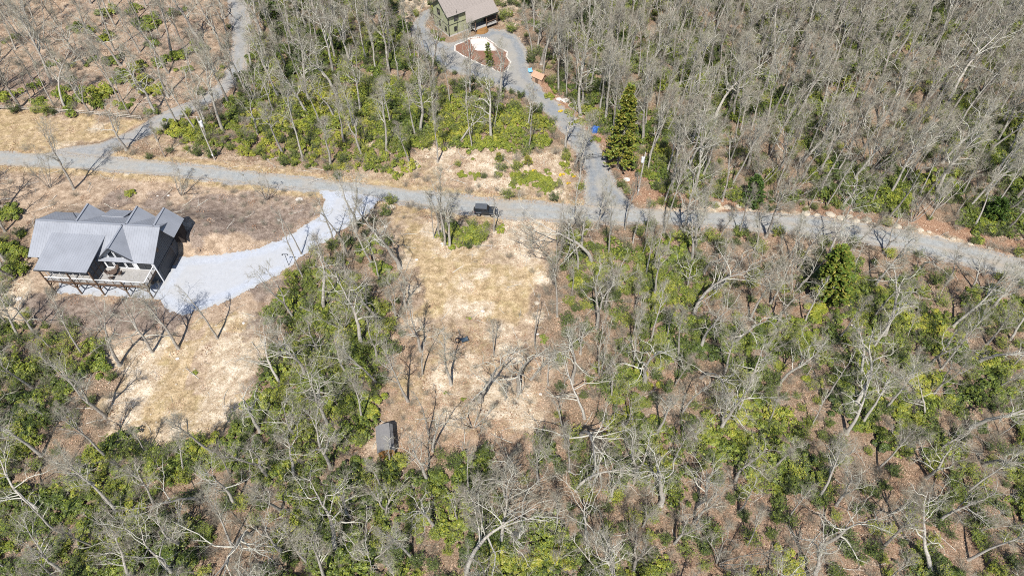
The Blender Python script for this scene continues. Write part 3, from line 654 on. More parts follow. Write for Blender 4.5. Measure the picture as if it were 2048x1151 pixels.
for k in (-.3, .28): MB().box(L * .5 + k - .17, L * .5 + k + .17, -.07, -.03, 1.25, 1.6).build('gate_plate', M['black'], gt)
# split rail fence
fpx = [(-30, 216), (0, 219), (40, 221), (80, 223), (120, 225.5), (160, 228), (200, 231.5), (240, 235), (284, 240)]
fp = ground([a for a, b in fpx], [b for a, b in fpx]); fen = empty('split_rail_fence', fp[0], label='grey split rail fence along the top of the grassy strip', cat='fence')
for i, q in enumerate(fp):
    q = q - fp[0]; MB().bar((q[0], q[1], q[2] - .2), (q[0], q[1], q[2] + 1.1), .09, 6).build('fence_post', M['wood_grey'], fen)
    if i:
        o_ = fp[i - 1] - fp[0]
        for z in (.45, .9): MB().bar((o_[0], o_[1], o_[2] + z), (q[0], q[1], q[2] + z + random.uniform(-.04, .04)), .075, 6).build('fence_rail', M['wood_grey'], fen)
# little orange roofed store beside the driveway
q = ground(1078, 163)[0]
pl = empty('well_house', q, R(-38), label='little orange-roofed well house beside the green house driveway', cat='outbuilding')
MB().box(-1.3, 1.3, -.9, .9, 0, 1.5).build('wall', M['peach'], pl)
MB().slab([(-1.55, 0, 2.35), (1.55, 0, 2.35), (1.55, -1.15, 1.45), (-1.55, -1.15, 1.45)], .06).build('roof', M['peach'], pl)
MB().slab([(-1.55, 0, 2.35), (1.55, 0, 2.35), (1.55, 1.15, 1.45), (-1.55, 1.15, 1.45)], .06).build('roof', M['orange'], pl)
for s in (-1, 1): MB().prism([(s * 1.3, -.9, 1.5), (s * 1.3, .9, 1.5), (s * 1.3, 0, 2.25)], (-s * .06, 0, 0)).build('gable', M['orange'], pl)
MB().box(-.4, .4, -.95, -.9, .05, 1.35).build('door', M['cedar'], pl)
def lump(name, px, py, r, h, mat, seed, **k):
    """a draped, creased cover: dome with folds"""
    q = ground(px, py)[0]; n, m_ = 18, 7; V = []; F = []
    for j in range(m_):
        t = j / (m_ - 1); z = h * math.sin(t * math.pi / 2) if j else -.08
        for i in range(n):
            a = 2 * math.pi * i / n; rr = r * math.cos(t * math.pi / 2 * .98) ** .6 * (1 + .16 * math.sin(3 * a + seed) + .09 * math.sin(7 * a + 2 * seed))
            V.append((rr * math.cos(a), rr * .8 * math.sin(a), z * (1 + .12 * math.sin(4 * a + seed))))
    for j in range(m_ - 1):
        for i in range(n): F.append((j * n + i, j * n + (i + 1) % n, (j + 1) * n + (i + 1) % n, (j + 1) * n + i))
    b = MB(); b.add(V, F); b.f.append(tuple((m_ - 1) * n + i for i in range(n)))
    return b.build(name, M[mat], None, True, loc=q, **k)
lump('tarp_cover', 1190, 262, 1.05, 1.1, 'blue', 1.0, label='blue tarp draped over a heap beside the driveway', cat='tarp')
tb_ = empty('picnic_seat', ground(1061, 146)[0], R(20), label='pale blue plastic seat next to the orange-roofed well house', cat='seat')
MB().box(-.5, .5, -.3, .3, .42, .5).build('seat', M['sky_blue'], tb_); MB().slab([(-.5, .3, .5), (.5, .3, .5), (.5, .45, 1.0), (-.5, .45, 1.0)], .06).build('backrest', M['sky_blue'], tb_)
for a in (-.42, .42):
    for b in (-.25, .25): MB().bar((a, b, 0), (a, b, .44), .03, 6).build('leg', M['sky_blue'], tb_)
# camp chair and fire ring in the clearing
q = ground(929, 682)[0]; cc = empty('camp_chair', q, R(200), label='dark navy folding chair standing alone in the clearing', cat='chair')
MB().slab([(-.5, -.4, .5), (.5, -.4, .5), (.5, .35, .38), (-.5, .35, .38)], .05).build('seat', M['cloth'], cc)
MB().slab([(-.5, .35, .4), (.5, .35, .4), (.55, .72, 1.15), (-.55, .72, 1.15)], .05).build('backrest', M['cloth'], cc)
for s in (-1, 1):
    MB().bar((s * .5, -.4, 0), (s * .5, .5, .75), .025, 6).build('leg', M['black'], cc); MB().bar((s * .5, .55, 0), (s * .5, -.4, .7), .025, 6).build('leg', M['black'], cc)
    MB().beam((s * .52, -.42, .7), (s * .52, .5, .76), .09, .03).build('armrest', M['cloth'], cc)
q = ground(916, 681)[0]; fr_ = MB()
for i in range(16):
    a0 = 2 * math.pi * i / 16; a1 = 2 * math.pi * (i + 1) / 16
    V = [(rr * math.cos(a), rr * math.sin(a), z) for a in (a0, a1) for rr, z in ((.38, -.05), (.42, .3), (.47, .3), (.45, -.05))]
    fr_.add(V, [(0, 1, 5, 4), (1, 2, 6, 5), (2, 3, 7, 6)])
fr_.build('fire_ring', M['dark_trim'], loc=q, label='small dark metal fire ring on the ground beside the navy chair', cat='fire ring')
# dark T-shaped lamp post at the pale drive
q = ground(578, 531)[0]; lp = empty('lamp_post', q, label='dark T-shaped lamp post at the edge of the pale gravel drive', cat='lamp post')
MB().bar((0, 0, -.1), (0, 0, 3.0), .05, 8).build('pole', M['dark_trim'], lp)
MB().beam((-.5, 0, 3.0), (.5, 0, 3.0), .07, .07).build('arm', M['dark_trim'], lp)
for s in (-1, 1): MB().bar((s * .45, 0, 2.97), (s * .45, 0, 2.8), .07, 10, .13).build('lamp_shade', M['dark_trim'], lp)
# stones
def rock_mesh(seed, flat=.6):
    r_ = np.random.default_rng(seed); n, m_ = 12, 7; V = [(0, 0, -flat * .7)]; F = []
    for j in range(1, m_):
        t = -math.pi / 2 + math.pi * j / m_
        for i in range(n):
            a = 2 * math.pi * i / n + .2 * j; k = .82 + .36 * r_.random()
            V.append((math.cos(a) * math.cos(t) * k, math.sin(a) * math.cos(t) * k * .75, math.sin(t) * flat * (.85 + .3 * r_.random())))
    V.append((0, 0, flat)); T = len(V) - 1
    for i in range(n):
        F.append((0, 1 + (i + 1) % n, 1 + i)); F.append((T, 1 + (m_ - 2) * n + i, 1 + (m_ - 2) * n + (i + 1) % n))
        for j in range(m_ - 2): F.append((1 + j * n + i, 1 + j * n + (i + 1) % n, 1 + (j + 1) * n + (i + 1) % n, 1 + (j + 1) * n + i))
    me = bpy.data.meshes.new('boulder'); me.from_pydata(V, [], F); return me
RM = [rock_mesh(s) for s in range(5)]
for k, me in enumerate(RM): me.materials.append(M['rock'])
RW = [m_.copy() for m_ in RM]
for me in RW: me.materials.clear(); me.materials.append(M['white_rock'])
def rock(px, py, w, h=None, lab=None, grp=None, white=False, k=None):
    q = ground(px, py)[0]; dist = math.hypot(q[0], q[1], CAM_H); s = w * dist / FPX / 2; r_ = random.Random(int(px * 7 + py))
    o = link('boulder', (RW if white else RM)[r_.randrange(5)] if k is None else (RW if white else RM)[k], label=lab, cat='rock', group=grp)
    o.location = q + np.array([0, 0, s * .12]); o.scale = (s, s * r_.uniform(.8, 1.2), s * r_.uniform(.55, .8)); o.rotation_euler = (0, 0, r_.uniform(-.4, .4)); return o
for a in [(1253, 359, 13, None, 'large white boulder at the mouth of the green house driveway', None, True), (598, 399, 14, None, 'white flat boulder in the brown ground above the pale drive', None, True),
          (557, 440, 5, None, 'small white stone in the bare ground above the pale drive', None, True), (771, 453, 8, None, 'pale stone beside the leaning trunk where the drive meets the road', None, True),
          (782, 414, 18, None, 'pale flat rock at the lower road edge by the drive mouth', None, False), (38, 598, 10, None, 'white boulder on the tan slope behind the deck posts', None, True),
          (355, 717, 7, None, 'white stone in the grass below the two leaning trees', None, True), (487, 646, 6, None, 'small pale stone on the slope under the pale drive', None, True),
          (1074, 606, 11, None, 'pale rounded boulder on the edge of the clearing beside bare brush', None, False), (1075, 668, 7, None, 'white stone in the lower clearing near the dead bent limb', None, True),
          (884, 487, 7, None, 'white stone at the foot of the tall trunk cluster', None, True), (833, 519, 6, None, 'white stone in the yellow grass of the upper clearing', None, True),
          (970, 552, 8, None, 'pale stone on the upper clearing grass', None, False), (965, 622, 9, None, 'white stone in the middle of the clearing', None, True), (882, 953, 8, None, 'white stone at the foot of the clearing behind the shed', None, True),
          (337, 391, 5, None, 'small white stone by the bare bush above the grey roof', None, True), (315, 392, 4, None, 'tiny pale stone above the grey roof ridge', None, True),
          (1148, 213, 22, None, 'broad pale rock slab along the driveway bank', None, True), (1131, 202, 16, None, 'pale rock in the driveway bank below the well house', None, True), (1118, 199, 12, None, 'round pale rock next to the green bush by the well house', None, True),
          (1081, 788, 7, None, 'white stone where the lower clearing meets the brush', None, True), (1056, 790, 6, None, 'pale stone at the lower rim of the clearing', None, True), (855, 950, 5, None, 'small pale stone in leaves below the clearing', None, False)]:
    rock(*a[:3], None, *a[4:])
ordn = ['first', 'second', 'third', 'fourth', 'fifth', 'sixth', 'seventh', 'eighth', 'ninth', 'tenth', 'eleventh', 'twelfth', 'thirteenth', 'fourteenth', 'fifteenth', 'sixteenth', 'seventeenth', 'eighteenth', 'nineteenth', 'twentieth']
def nth(i):
    if i < 20: return ordn[i]
    n = i + 1; return f"{n}{'th' if 10 < n % 100 < 14 else {1: 'st', 2: 'nd', 3: 'rd'}.get(n % 10, 'th')}"
rr_ = [(1345, 414, 13), (1365, 411, 14), (1385, 414, 12), (1408, 412, 14), (1432, 410, 20), (1455, 415, 15), (1478, 413, 13), (1502, 420, 10), (1612, 427, 16), (1634, 430, 12), (1660, 430, 17), (1682, 437, 16), (1697, 434, 15), (1712, 442, 14), (1735, 441, 15), (1746, 448, 10), (1795, 453, 14), (1812, 457, 11), (1840, 460, 12), (1858, 464, 8), (1905, 478, 9), (1940, 488, 10), (1980, 497, 9), (1703, 421, 8), (1613, 413, 6)]
for i, (a, b, w_) in enumerate(rr_):
    rock(a, b, w_, None, f'pale roadside boulder, {nth(i)} along the upper road edge from the driveway mouth' if i < 23 else ('white stones set back in red leaves above the road boulders' if i == 23 else 'small white stone in red leaves above the road bend'), 'pale boulders along the upper road edge')
# stone border of the island bed: pieces are stones of one edging
edg = empty('stone_edging', (*ISLAND.mean(0), .06), label='white stone edging around the island bed before the green house', cat='edging')
c0 = ISLAND.mean(0); seg = []
for i in range(len(ISLAND)):
    a, b = ISLAND[i], ISLAND[(i + 1) % len(ISLAND)]; n = max(1, int(np.linalg.norm(b - a) / .42))
    for k in range(n): seg.append(a + (b - a) * k / n)
for i, q in enumerate(seg):
    o = link('stone', RW[i % 5], edg); o.location = (q[0] - c0[0], q[1] - c0[1], .02); s = random.uniform(.2, .29); o.scale = (s, s, s * .8); o.rotation_euler = (0, 0, random.uniform(0, 6))

# ------------------------------------------------------------------ bare trees
def tubes(P, Rr, sides):
    """P (B,N,3) polylines, Rr (B,N) radii -> verts, quads"""
    B, N, _ = P.shape
    T = np.gradient(P, axis=1); T /= np.linalg.norm(T, axis=2, keepdims=True) + 1e-9
    ref = np.where(np.abs(T[:, :1, 2:3]) > .8, np.array([1., 0, 0]), np.array([0, 0, 1.]))
    X = np.cross(T, ref); X /= np.linalg.norm(X, axis=2, keepdims=True) + 1e-9; Y = np.cross(T, X)
    a = np.arange(sides) * 2 * np.pi / sides
    V = P[:, :, None, :] + Rr[:, :, None, None] * (np.cos(a)[None, None, :, None] * X[:, :, None, :] + np.sin(a)[None, None, :, None] * Y[:, :, None, :])
    b = (np.arange(B) * N * sides)[:, None, None]; j = (np.arange(N - 1) * sides)[None, :, None]; i = np.arange(sides)[None, None, :]; i2 = (i + 1) % sides
    F = np.stack([b + j + i, b + j + i2, b + j + sides + i2, b + j + sides + i], -1).reshape(-1, 4)
    return V.reshape(-1, 3), F
def branch_batch(g, base, dirs, L, r0, r1, N, crook, up, drop=None):
    """grow B curved, crooked branches"""
    B = len(base); P = np.zeros((B, N, 3)); P[:, 0] = base; d = dirs / (np.linalg.norm(dirs, axis=1, keepdims=True) + 1e-9)
    for k in range(1, N):
        d = d + g.normal(0, crook, (B, 3)); d[:, 2] += up; d /= np.linalg.norm(d, axis=1, keepdims=True) + 1e-9
        P[:, k] = P[:, k - 1] + d * (L / (N - 1))[:, None]
    t = np.linspace(0, 1, N)[None, :]
    return P, r0[:, None] * (1 - t) + r1[:, None] * t
def pick(P, Rr, n, lo, hi, g):
    """n starting points along every branch: position, tangent, radius, parameter"""
    B, N, _ = P.shape; t = np.sort(lo + (hi - lo) * (np.arange(n)[None, :] + g.random((B, n))) / n, axis=1); x = t * (N - 1); k = np.clip(x.astype(int), 0, N - 2); f = (x - k)[..., None]
    bi = np.arange(B)[:, None]; p = P[bi, k] * (1 - f) + P[bi, k + 1] * f; T = P[bi, k + 1] - P[bi, k]; T = T / (np.linalg.norm(T, axis=2, keepdims=True) + 1e-9)
    r = Rr[bi, k] * (1 - f[..., 0]) + Rr[bi, k + 1] * f[..., 0]
    return p.reshape(-1, 3), T.reshape(-1, 3), r.reshape(-1), t.reshape(-1)
def splay(T, ang, g):
    n = len(T); rnd = g.normal(0, 1, (n, 3)); S_ = rnd - (rnd * T).sum(1, keepdims=True) * T; S_ /= np.linalg.norm(S_, axis=1, keepdims=True) + 1e-9
    return T * np.cos(ang)[:, None] + S_ * np.sin(ang)[:, None]
def tree_meshes(seed, style):
    g = np.random.default_rng(seed); H = 10.0
    c = dict(slender=dict(r=0.156, lo=.52, hi=.99, n=13, L=(1.9, .9), ang=(35, 58), crook=.10, up=.07, tw=.045, tr=1),
             tall=dict(r=0.181, lo=.42, hi=.99, n=14, L=(2.8, 1.2), ang=(32, 58), crook=.13, up=.06, tw=.05, tr=1),
             oak=dict(r=0.219, lo=.36, hi=.98, n=12, L=(3.8, 2.0), ang=(42, 74), crook=.24, up=.05, tw=.085, tr=1),
             old=dict(r=0.250, lo=.40, hi=.97, n=9, L=(3.7, 2.2), ang=(45, 82), crook=.36, up=.06, tw=.12, tr=1),
             fork=dict(r=0.194, lo=.35, hi=.98, n=8, L=(2.7, 1.4), ang=(32, 58), crook=.18, up=.07, tw=.07, tr=2),
             sparse=dict(r=0.131, lo=.40, hi=.98, n=8, L=(1.5, .7), ang=(35, 75), crook=.2, up=.05, tw=.06, tr=1),
             wide=dict(r=.21, lo=.30, hi=.98, n=10, L=(4.9, 2.4), ang=(48, 82), crook=.28, up=.05, tw=.11, tr=1),
             multi=dict(r=0.088, lo=.28, hi=.98, n=5, L=(2.2, 1.2), ang=(28, 50), crook=.15, up=.06, tw=.06, tr=5))[style]
    nt_ = c['tr']; kb = 3 if style == 'sparse' else 5; N = 15; V0 = []; F0 = []; off = 0
    # trunk(s)
    if nt_ == 1:
        base = np.zeros((1, 3)); base[0, 2] = -.25; dirs = np.array([[0, 0, 1.]])
        TP, TR = branch_batch(g, base, dirs, np.array([H]), np.array([c['r']]), np.array([.015]), N, c['tw'], .04)
    elif nt_ == 2:
        TP, TR = branch_batch(g, np.array([[0, 0, -.25]]), np.array([[0, 0, 1.]]), np.array([H * .36]), np.array([c['r']]), np.array([c['r'] * .8]), 6, .04, .03)
        fp_ = TP[0, -1]; t0 = TP.copy(), TR.copy(); a = g.random() * 6.28; dd = np.array([[math.cos(a) * .42, math.sin(a) * .42, 1], [-math.cos(a) * .36, -math.sin(a) * .36, 1]])
        TP, TR = branch_batch(g, np.array([fp_, fp_]), dd, np.array([H * .66, H * .58]), np.array([c['r'] * .66] * 2), np.array([.015] * 2), N, c['tw'], .03)
        v, f = tubes(*t0, 8); V0.append(v); F0.append(f); off = len(v)
    else:
        a = np.arange(nt_) * 6.28 / nt_ + g.random(nt_); dd = np.stack([np.cos(a) * .34, np.sin(a) * .34, np.ones(nt_)], -1)
        TP, TR = branch_batch(g, np.stack([np.cos(a) * .12, np.sin(a) * .12, -.25 + 0 * a], -1), dd, H * g.uniform(.75, 1, nt_), np.full(nt_, c['r']), np.full(nt_, .012), N, c['tw'], .03)
    # sideways shift so that the top stands above the foot
    v, f = tubes(TP, TR, 8 if nt_ < 3 else 6); V0.append(v); F0.append(f + off)
    # root flare
    trunk = np.concatenate(V0); fl = np.clip(1 - (trunk[:, 2] + .25) / .7, 0, 1) ** 2; trunk[:, :2] *= (1 + .55 * fl)[:, None] if nt_ < 3 else 1
    if nt_ == 2:
        pass
    CV = []; CF = []; CMI = []; o2 = 0
    def put(P, Rr, s):
        nonlocal o2
        v, f = tubes(P, Rr, s); CV.append(v); CF.append(f + o2); o2 += len(v); CMI.append(np.full(len(f), 0 if s > 3 else 1, np.int32))
    p, T, r, t = pick(TP, TR, c['n'], c['lo'] if nt_ != 2 else .08, c['hi'], g)
    shape = np.sin(np.clip((t - c['lo']) / (1 - c['lo']), 0, 1) * 2.4 + .55)
    ang = np.radians(g.uniform(*c['ang'], len(p))) * (1 - .35 * t)
    L1 = (c['L'][1] + (c['L'][0] - c['L'][1]) * np.clip(shape, 0, 1)) * g.uniform(.7, 1.15, len(p)) * (1 - .42 * np.clip((t - .8) / .2, 0, 1))
    P1, R1 = branch_batch(g, p, splay(T, ang, g), L1, np.maximum(r * g.uniform(.46, .72, len(p)), .032), np.full(len(p), .014), 8, c['crook'], c['up'] * 1.3); put(P1, R1, 5)
    p, T, r, t = pick(P1, R1, kb, .22, .97, g); Lp = np.repeat(L1, kb)
    L2 = Lp * g.uniform(.28, .55, len(p)) * (1.05 - .5 * t)
    P2, R2 = branch_batch(g, p, splay(T, np.radians(g.uniform(30, 65, len(p))), g), L2, np.maximum(r * .62, .016), np.full(len(p), .009), 5, c['crook'] * 1.2, .07); put(P2, R2, 4)
    p, T, r, t = pick(P2, R2, kb, .2, .98, g); L3 = np.repeat(L2, kb) * g.uniform(.3, .65, len(p)) + .12
    P3, R3 = branch_batch(g, p, splay(T, np.radians(g.uniform(25, 60, len(p))), g), L3, np.maximum(r * .6, .007), np.full(len(p), .004), 3, .2, .06); put(P3, R3, 3)
    m4 = 4 if style in ('slender', 'tall') else 3; p, T, r, t = pick(P3, R3, m4, .15, 1., g); L4 = np.repeat(L3, m4) * g.uniform(.35, .7, len(p)) + .12
    P4, R4 = branch_batch(g, p, splay(T, np.radians(g.uniform(20, 55, len(p))), g), L4, np.full(len(p), .0052), np.full(len(p), .003), 3, .2, .06); put(P4, R4, 3)
    # twigs at the trunk tops too
    CVa = np.concatenate(CV); CFa = np.concatenate(CF)
    allz = max(trunk[:, 2].max(), CVa[:, 2].max()); k = H / allz
    tm = mesh_np('trunk', trunk * k, np.concatenate(F0), M['trunk'], None, True); cm = mesh_np('crown', CVa * k, CFa, M['limb']); cm.materials.append(M['twig']); cm.polygons.foreach_set('material_index', np.concatenate(CMI))
    return tm, cm
STY = {}
for st, n in (('slender', 4), ('tall', 4), ('oak', 4), ('old', 3), ('fork', 3), ('multi', 2), ('sparse', 3), ('wide', 3)):
    STY[st] = [tree_meshes(100 * len(STY) + 7 * i + 3, st) for i in range(n)]
H0 = 10.0
FORM = dict(slender='slender', tall='tall', oak='crooked', old='gnarled', fork='forked', multi='bushy', sparse='sparse', wide='spreading')
TREES = []        # (base, H, quaternion, style, variant, tint, label)
def tone(t): return 'brownish' if t < .34 else ('grey' if t < .67 else 'pale')
def fit(bx, by, tx_, ty_):
    """height and lean of a tree from the photograph's foot and tip"""
    b = ground(bx, by)[0]; C = np.array([0, 0, CAM_H]); f = un(tx_, ty_, 0)[0]; D = f - C
    # point on the ray with the smallest sideways distance from the foot
    a = D[:2]; q = C[:2] - b[:2]; s = -(a @ q) / (a @ a); T = C + D * s; v = T - b
    cap = 15.5 if by > 480 else 21.0; v *= min(1, cap / np.linalg.norm(v)); hor = np.linalg.norm(v[:2]); v[2] = max(v[2], 2.0)
    mx = v[2] * math.tan(R(34))
    if hor > mx: v[:2] *= mx / hor
    return b, float(np.linalg.norm(v)), Vector(v).to_track_quat('Z', 'Y')
X = [  # foot x,y, tip x,y, form, tone, own label
 (108, 211, 40, 95, 'slender', .7, None), (241, 207, 168, 50, 'tall', .6, 'tall grey bare tree by the shrubs just above the fence end'), (62, 200, 22, 118, 'slender', .5, None), (242, 131, 148, 8, 'oak', .7, None),
 (133, 76, 92, -10, 'tall', .6, None), (73, 54, 30, -50, 'fork', .5, None), (107, 170, 10, -20, 'tall', .7, None), (165, 195, 125, 100, 'slender', .4, None), (420, 135, 388, 40, 'fork', .7, None),
 (393, 262, 322, 140, 'slender', .8, None), (446, 263, 375, 85, 'tall', .8, 'slender pale tree at the end of the bright bush row by the upper drive'), (428, 237, 395, 150, 'slender', .6, None), (492, 185, 452, 60, 'tall', .7, None),
 (148, 378, 82, 232, 'fork', .35, 'sparse forked tree on the verge between the road and the grey roof'), (100, 375, 60, 300, 'multi', .3, None), (533, 399, 517, 335, 'multi', .45, 'small fan-shaped bare bush tree at the lower road edge above the yard'), (365, 390, 352, 330, 'multi', .3, None),
 (603, 508, 552, 395, 'sparse', .45, 'dark thin tree standing in the upper edge of the pale gravel drive'), (695, 511, 648, 385, 'sparse', .5, None), (745, 531, 690, 415, 'sparse', .65, None), (755, 475, 715, 375, 'oak', .7, None),
 (800, 536, 735, 340, 'old', .85, 'big leaning pale tree with white bent top at the drive mouth'), (608, 560, 560, 430, 'sparse', .35, None),
 (900, 497, 884, 312, 'tall', .85, 'tallest pale trunk of the cluster beside the bush below the car'), (878, 471, 856, 350, 'sparse', .7, None), (884, 466, 866, 325, 'slender', .75, None), (890, 489, 872, 335, 'sparse', .7, None), (868, 476, 850, 380, 'slender', .6, None),
 (988, 463, 977, 376, 'sparse', .85, 'thin pale tree standing in front of the black car'),
 (1183, 525, 1172, 385, 'wide', .85, 'white trunked wide crown tree at the lower road edge below the junction'), (1155, 541, 1138, 405, 'sparse', .7, None), (1168, 510, 1150, 400, 'oak', .7, None), (1217, 513, 1215, 342, 'tall', .6, None), (1266, 486, 1281, 415, 'sparse', .8, None),
 (1309, 521, 1318, 420, 'slender', .7, None), (1383, 521, 1412, 300, 'fork', .8, 'tall forked pale tree rising across the road below the pole'), (1408, 546, 1449, 448, 'old', .8, None), (1345, 376, 1378, 175, 'tall', .55, None), (1355, 372, 1395, 180, 'oak', .6, None), (1463, 376, 1518, 225, 'slender', .7, None),
 (1161, 232, 1158, 20, 'oak', .55, 'big broad grey tree on the driveway bank near the blue tarp'), (1117, 185, 1112, -10, 'tall', .4, None), (1211, 241, 1226, 50, 'tall', .7, None), (1200, 222, 1204, 90, 'slender', .7, None), (1230, 216, 1250, 100, 'slender', .8, None), (1285, 289, 1314, 40, 'tall', .65, 'tallest pale trunk rising behind the yellowish pine by the gate'), (1364, 286, 1384, 120, 'oak', .6, None), (1380, 291, 1425, 190, 'old', .75, None),
 (962, 802, 978, 655, 'old', .7, 'gnarled dark-crowned tree alone in the lower clearing'), (1039, 784, 1034, 610, 'old', .75, 'pale craggy tree at the clearing edge with short side limbs'), (1063, 758, 1112, 700, 'old', .8, 'bent dead snag leaning over at the clearing edge'), (1145, 765, 1168, 605, 'oak', .8, None),
 (1160, 882, 1135, 730, 'wide', .75, None), (1290, 772, 1308, 645, 'old', .85, 'white gnarled tree with coiling limbs in the brush beside the clearing'), (1170, 1085, 1182, 940, 'wide', .9, 'broad white spreading tree near the lower edge under the clearing'), (1226, 1150, 1236, 1010, 'oak', .9, None),
 (1269, 964, 1300, 850, 'fork', .8, None), (1321, 1009, 1378, 870, 'old', .8, None), (1395, 1010, 1490, 870, 'oak', .8, None), (1349, 1086, 1400, 1010, 'fork', .8, None), (1139, 945, 1142, 850, 'tall', .6, None), (1076, 965, 1070, 850, 'tall', .6, None), (984, 970, 985, 850, 'old', .8, None),
 (855, 965, 833, 880, 'oak', .7, None), (959, 1027, 940, 940, 'tall', .65, None), (867, 1056, 858, 990, 'old', .85, None), (935, 1150, 915, 1030, 'wide', .85, None), (1003, 1087, 1035, 985, 'oak', .8, None), (824, 1115, 712, 935, 'tall', .8, 'long leaning pale trunk among green bushes below the shed'), (672, 1100, 585, 890, 'old', .6, None),
 (590, 951, 535, 860, 'oak', .75, None), (662, 935, 622, 800, 'fork', .7, None), (615, 1126, 525, 1020, 'tall', .7, None), (345, 1150, 195, 985, 'wide', .75, 'large pale tree leaning out at the lower edge below the yard slope'), (465, 1092, 340, 905, 'tall', .8, None), (135, 1150, 12, 1030, 'fork', .8, None), (310, 1010, 255, 940, 'tall', .55, None),
 (211, 832, 65, 680, 'fork', .55, 'twin-trunk tree leaning out beside the rocky strip below the house'), (305, 703, 195, 575, 'wide', .65, 'thick leaning tree in front of the deck with white branches'), (357, 696, 265, 550, 'tall', .5, None), (435, 676, 385, 560, 'sparse', .45, 'leaning tree at the lower rim of the pale gravel drive'), (240, 730, 145, 600, 'oak', .6, None), (37, 673, -20, 560, 'tall', .65, None), (165, 710, 72, 575, 'slender', .6, None),
 (816, 802, 752, 690, 'tall', .7, 'grey trunk leaning at the clearing edge above the shed'), (756, 767, 635, 630, 'tall', .85, None), (757, 641, 685, 530, 'tall', .65, None), (724, 692, 680, 570, 'old', .85, None), (610, 751, 558, 630, 'oak', .75, None), (655, 851, 600, 720, 'oak', .7, None), (857, 868, 850, 770, 'sparse', .4, None), (845, 748, 848, 675, 'sparse', .35, None), (780, 925, 770, 868, 'sparse', .9, 'pale dead trunk standing at the end wall of the shed'), (793, 640, 778, 540, 'fork', .6, None),  # the darkest sparse tree stands in for a trunk's cast shadow
 (1722, 762, 1705, 650, 'old', .75, None), (1742, 744, 1708, 655, 'slender', .85, None), (1763, 677, 1840, 530, 'old', .7, 'stout pale tree leaning above the fallen log'), (1883, 737, 1985, 610, 'tall', .7, None), (1811, 769, 1850, 700, 'slender', .8, None), (1723, 849, 1800, 740, 'tall', .85, None), (1933, 862, 2090, 650, 'old', .7, None), (1558, 769, 1610, 670, 'oak', .8, None),
 (1401, 697, 1440, 560, 'oak', .75, None), (1449, 747, 1515, 560, 'tall', .75, None), (1444, 854, 1462, 760, 'oak', .85, None), (1440, 860, 1540, 690, 'wide', .7, None), (1636, 1000, 1720, 850, 'tall', .75, None), (1672, 1010, 1730, 920, 'fork', .8, None), (1863, 1150, 1800, 900, 'old', .9, 'very large white tree with twisting limbs in the lower corner'), (1596, 539, 1648, 445, 'fork', .75, None), (1746, 576, 1830, 440, 'tall', .75, None), (1946, 576, 1972, 495, 'old', .8, None),
 (1300, 690, 1330, 560, 'slender', .7, None), (1500, 640, 1540, 520, 'slender', .7, None), (840, 268, 842, 120, 'fork', .8, 'straight grey tree with paired limbs in the bright bushes above the road'), (560, 200, 480, 60, 'tall', .7, None), (620, 235, 545, 130, 'fork', .75, None), (676, 203, 655, 60, 'old', .75, None), (620, 208, 595, 70, 'oak', .75, None), (708, 256, 686, 145, 'slender', .85, None), (668, 235, 640, 140, 'oak', .7, None), (922, 280, 985, 215, 'old', .85, 'low bent white tree arching over the bushes above the road'), (984, 280, 960, 140, 'oak', .75, None), (1002, 190, 1000, 80, 'fork', .8, None), (932, 212, 925, 110, 'slender', .6, None), (900, 208, 890, 90, 'slender', .65, None), (780, 245, 770, 150, 'slender', .75, None), (640, 245, 620, 150, 'slender', .7, None), (830, 270, 800, 160, 'slender', .75, None)]
for bx, by, tx2, ty2, st, tn, lab in X:
    b, h, q = fit(bx, by, tx2, ty2); TREES.append([b, h, q, st, random.randrange(len(STY[st])), min(1, max(0, tn + random.uniform(-.08, .08))), lab, (bx, by)])
# the wood: trees where the photograph shows them, at the spacing it shows
OPEN = [(ROAD, 1.3), (DRIVE_W, 1.2), (DRIVE_G, 1.4), (DRIVE_H, 1.5), (HOUSE, 3), (GHOUSE, 3.5), (SHED, 1.8), (VERGE2, -.6), (CL_UP, 1.5), (MUD, 1.2), (poly([(775, 410), (870, 430), (880, 500), (1120, 445), (1100, 620), (1000, 700), (850, 690), (822, 600), (795, 540)]), 0), (YARD, 1.8), (np.array([un(1240, 338)[0][:2] + d for d in ((-3.5, -9), (3.5, -9), (4, 3), (-4, 3))]), 0), (np.array([un(1662, 600)[0][:2] + d for d in ((-3.5, -8), (3.5, -8), (4, 3), (-4, 3))]), 0), (np.array([un(1506, 410)[0][:2] + d for d in ((-2.5, -4), (2.5, -4), (3, 2), (-3, 2))]), 0), (STRIP, .5), (ISLAND, .5), (BACK, 1), (BACK2, 1),
        (poly([(345, 250), (440, 290), (600, 325), (830, 335), (1140, 300), (1165, 405), (950, 395), (700, 364), (330, 322)]), 0)]
def regions(px, py):
    """spacing of trees over the picture of the ground"""
    sp = np.full(len(px), 4.7)
    sp = np.where((py < 480) & (px > 1060), 3.1, sp)
    sp = np.where((py < 215) & (px > 460) & (px < 860), 3.3, sp)
    sp = np.where((py >= 150) & (py < 310) & (px > 440) & (px < 1130), 6.8, sp)
    sp = np.where((px < 460) & (py < 216), 5.4, sp)
    sp = np.where((py > 480) & (px > 1110), 4.4, sp); sp = np.where((px > 780) & (px < 1115) & (py > 640) & (py < 900), 6.5, sp)
    sp = np.where(py > 900, 4.3, sp)
    return sp
def inframe(P, mx=90, top=-140, bot=120):
    q = proj(P); return (q[:, 0] > -mx) & (q[:, 0] < 2048 + mx) & (q[:, 1] > top) & (q[:, 1] < 1151 + bot)
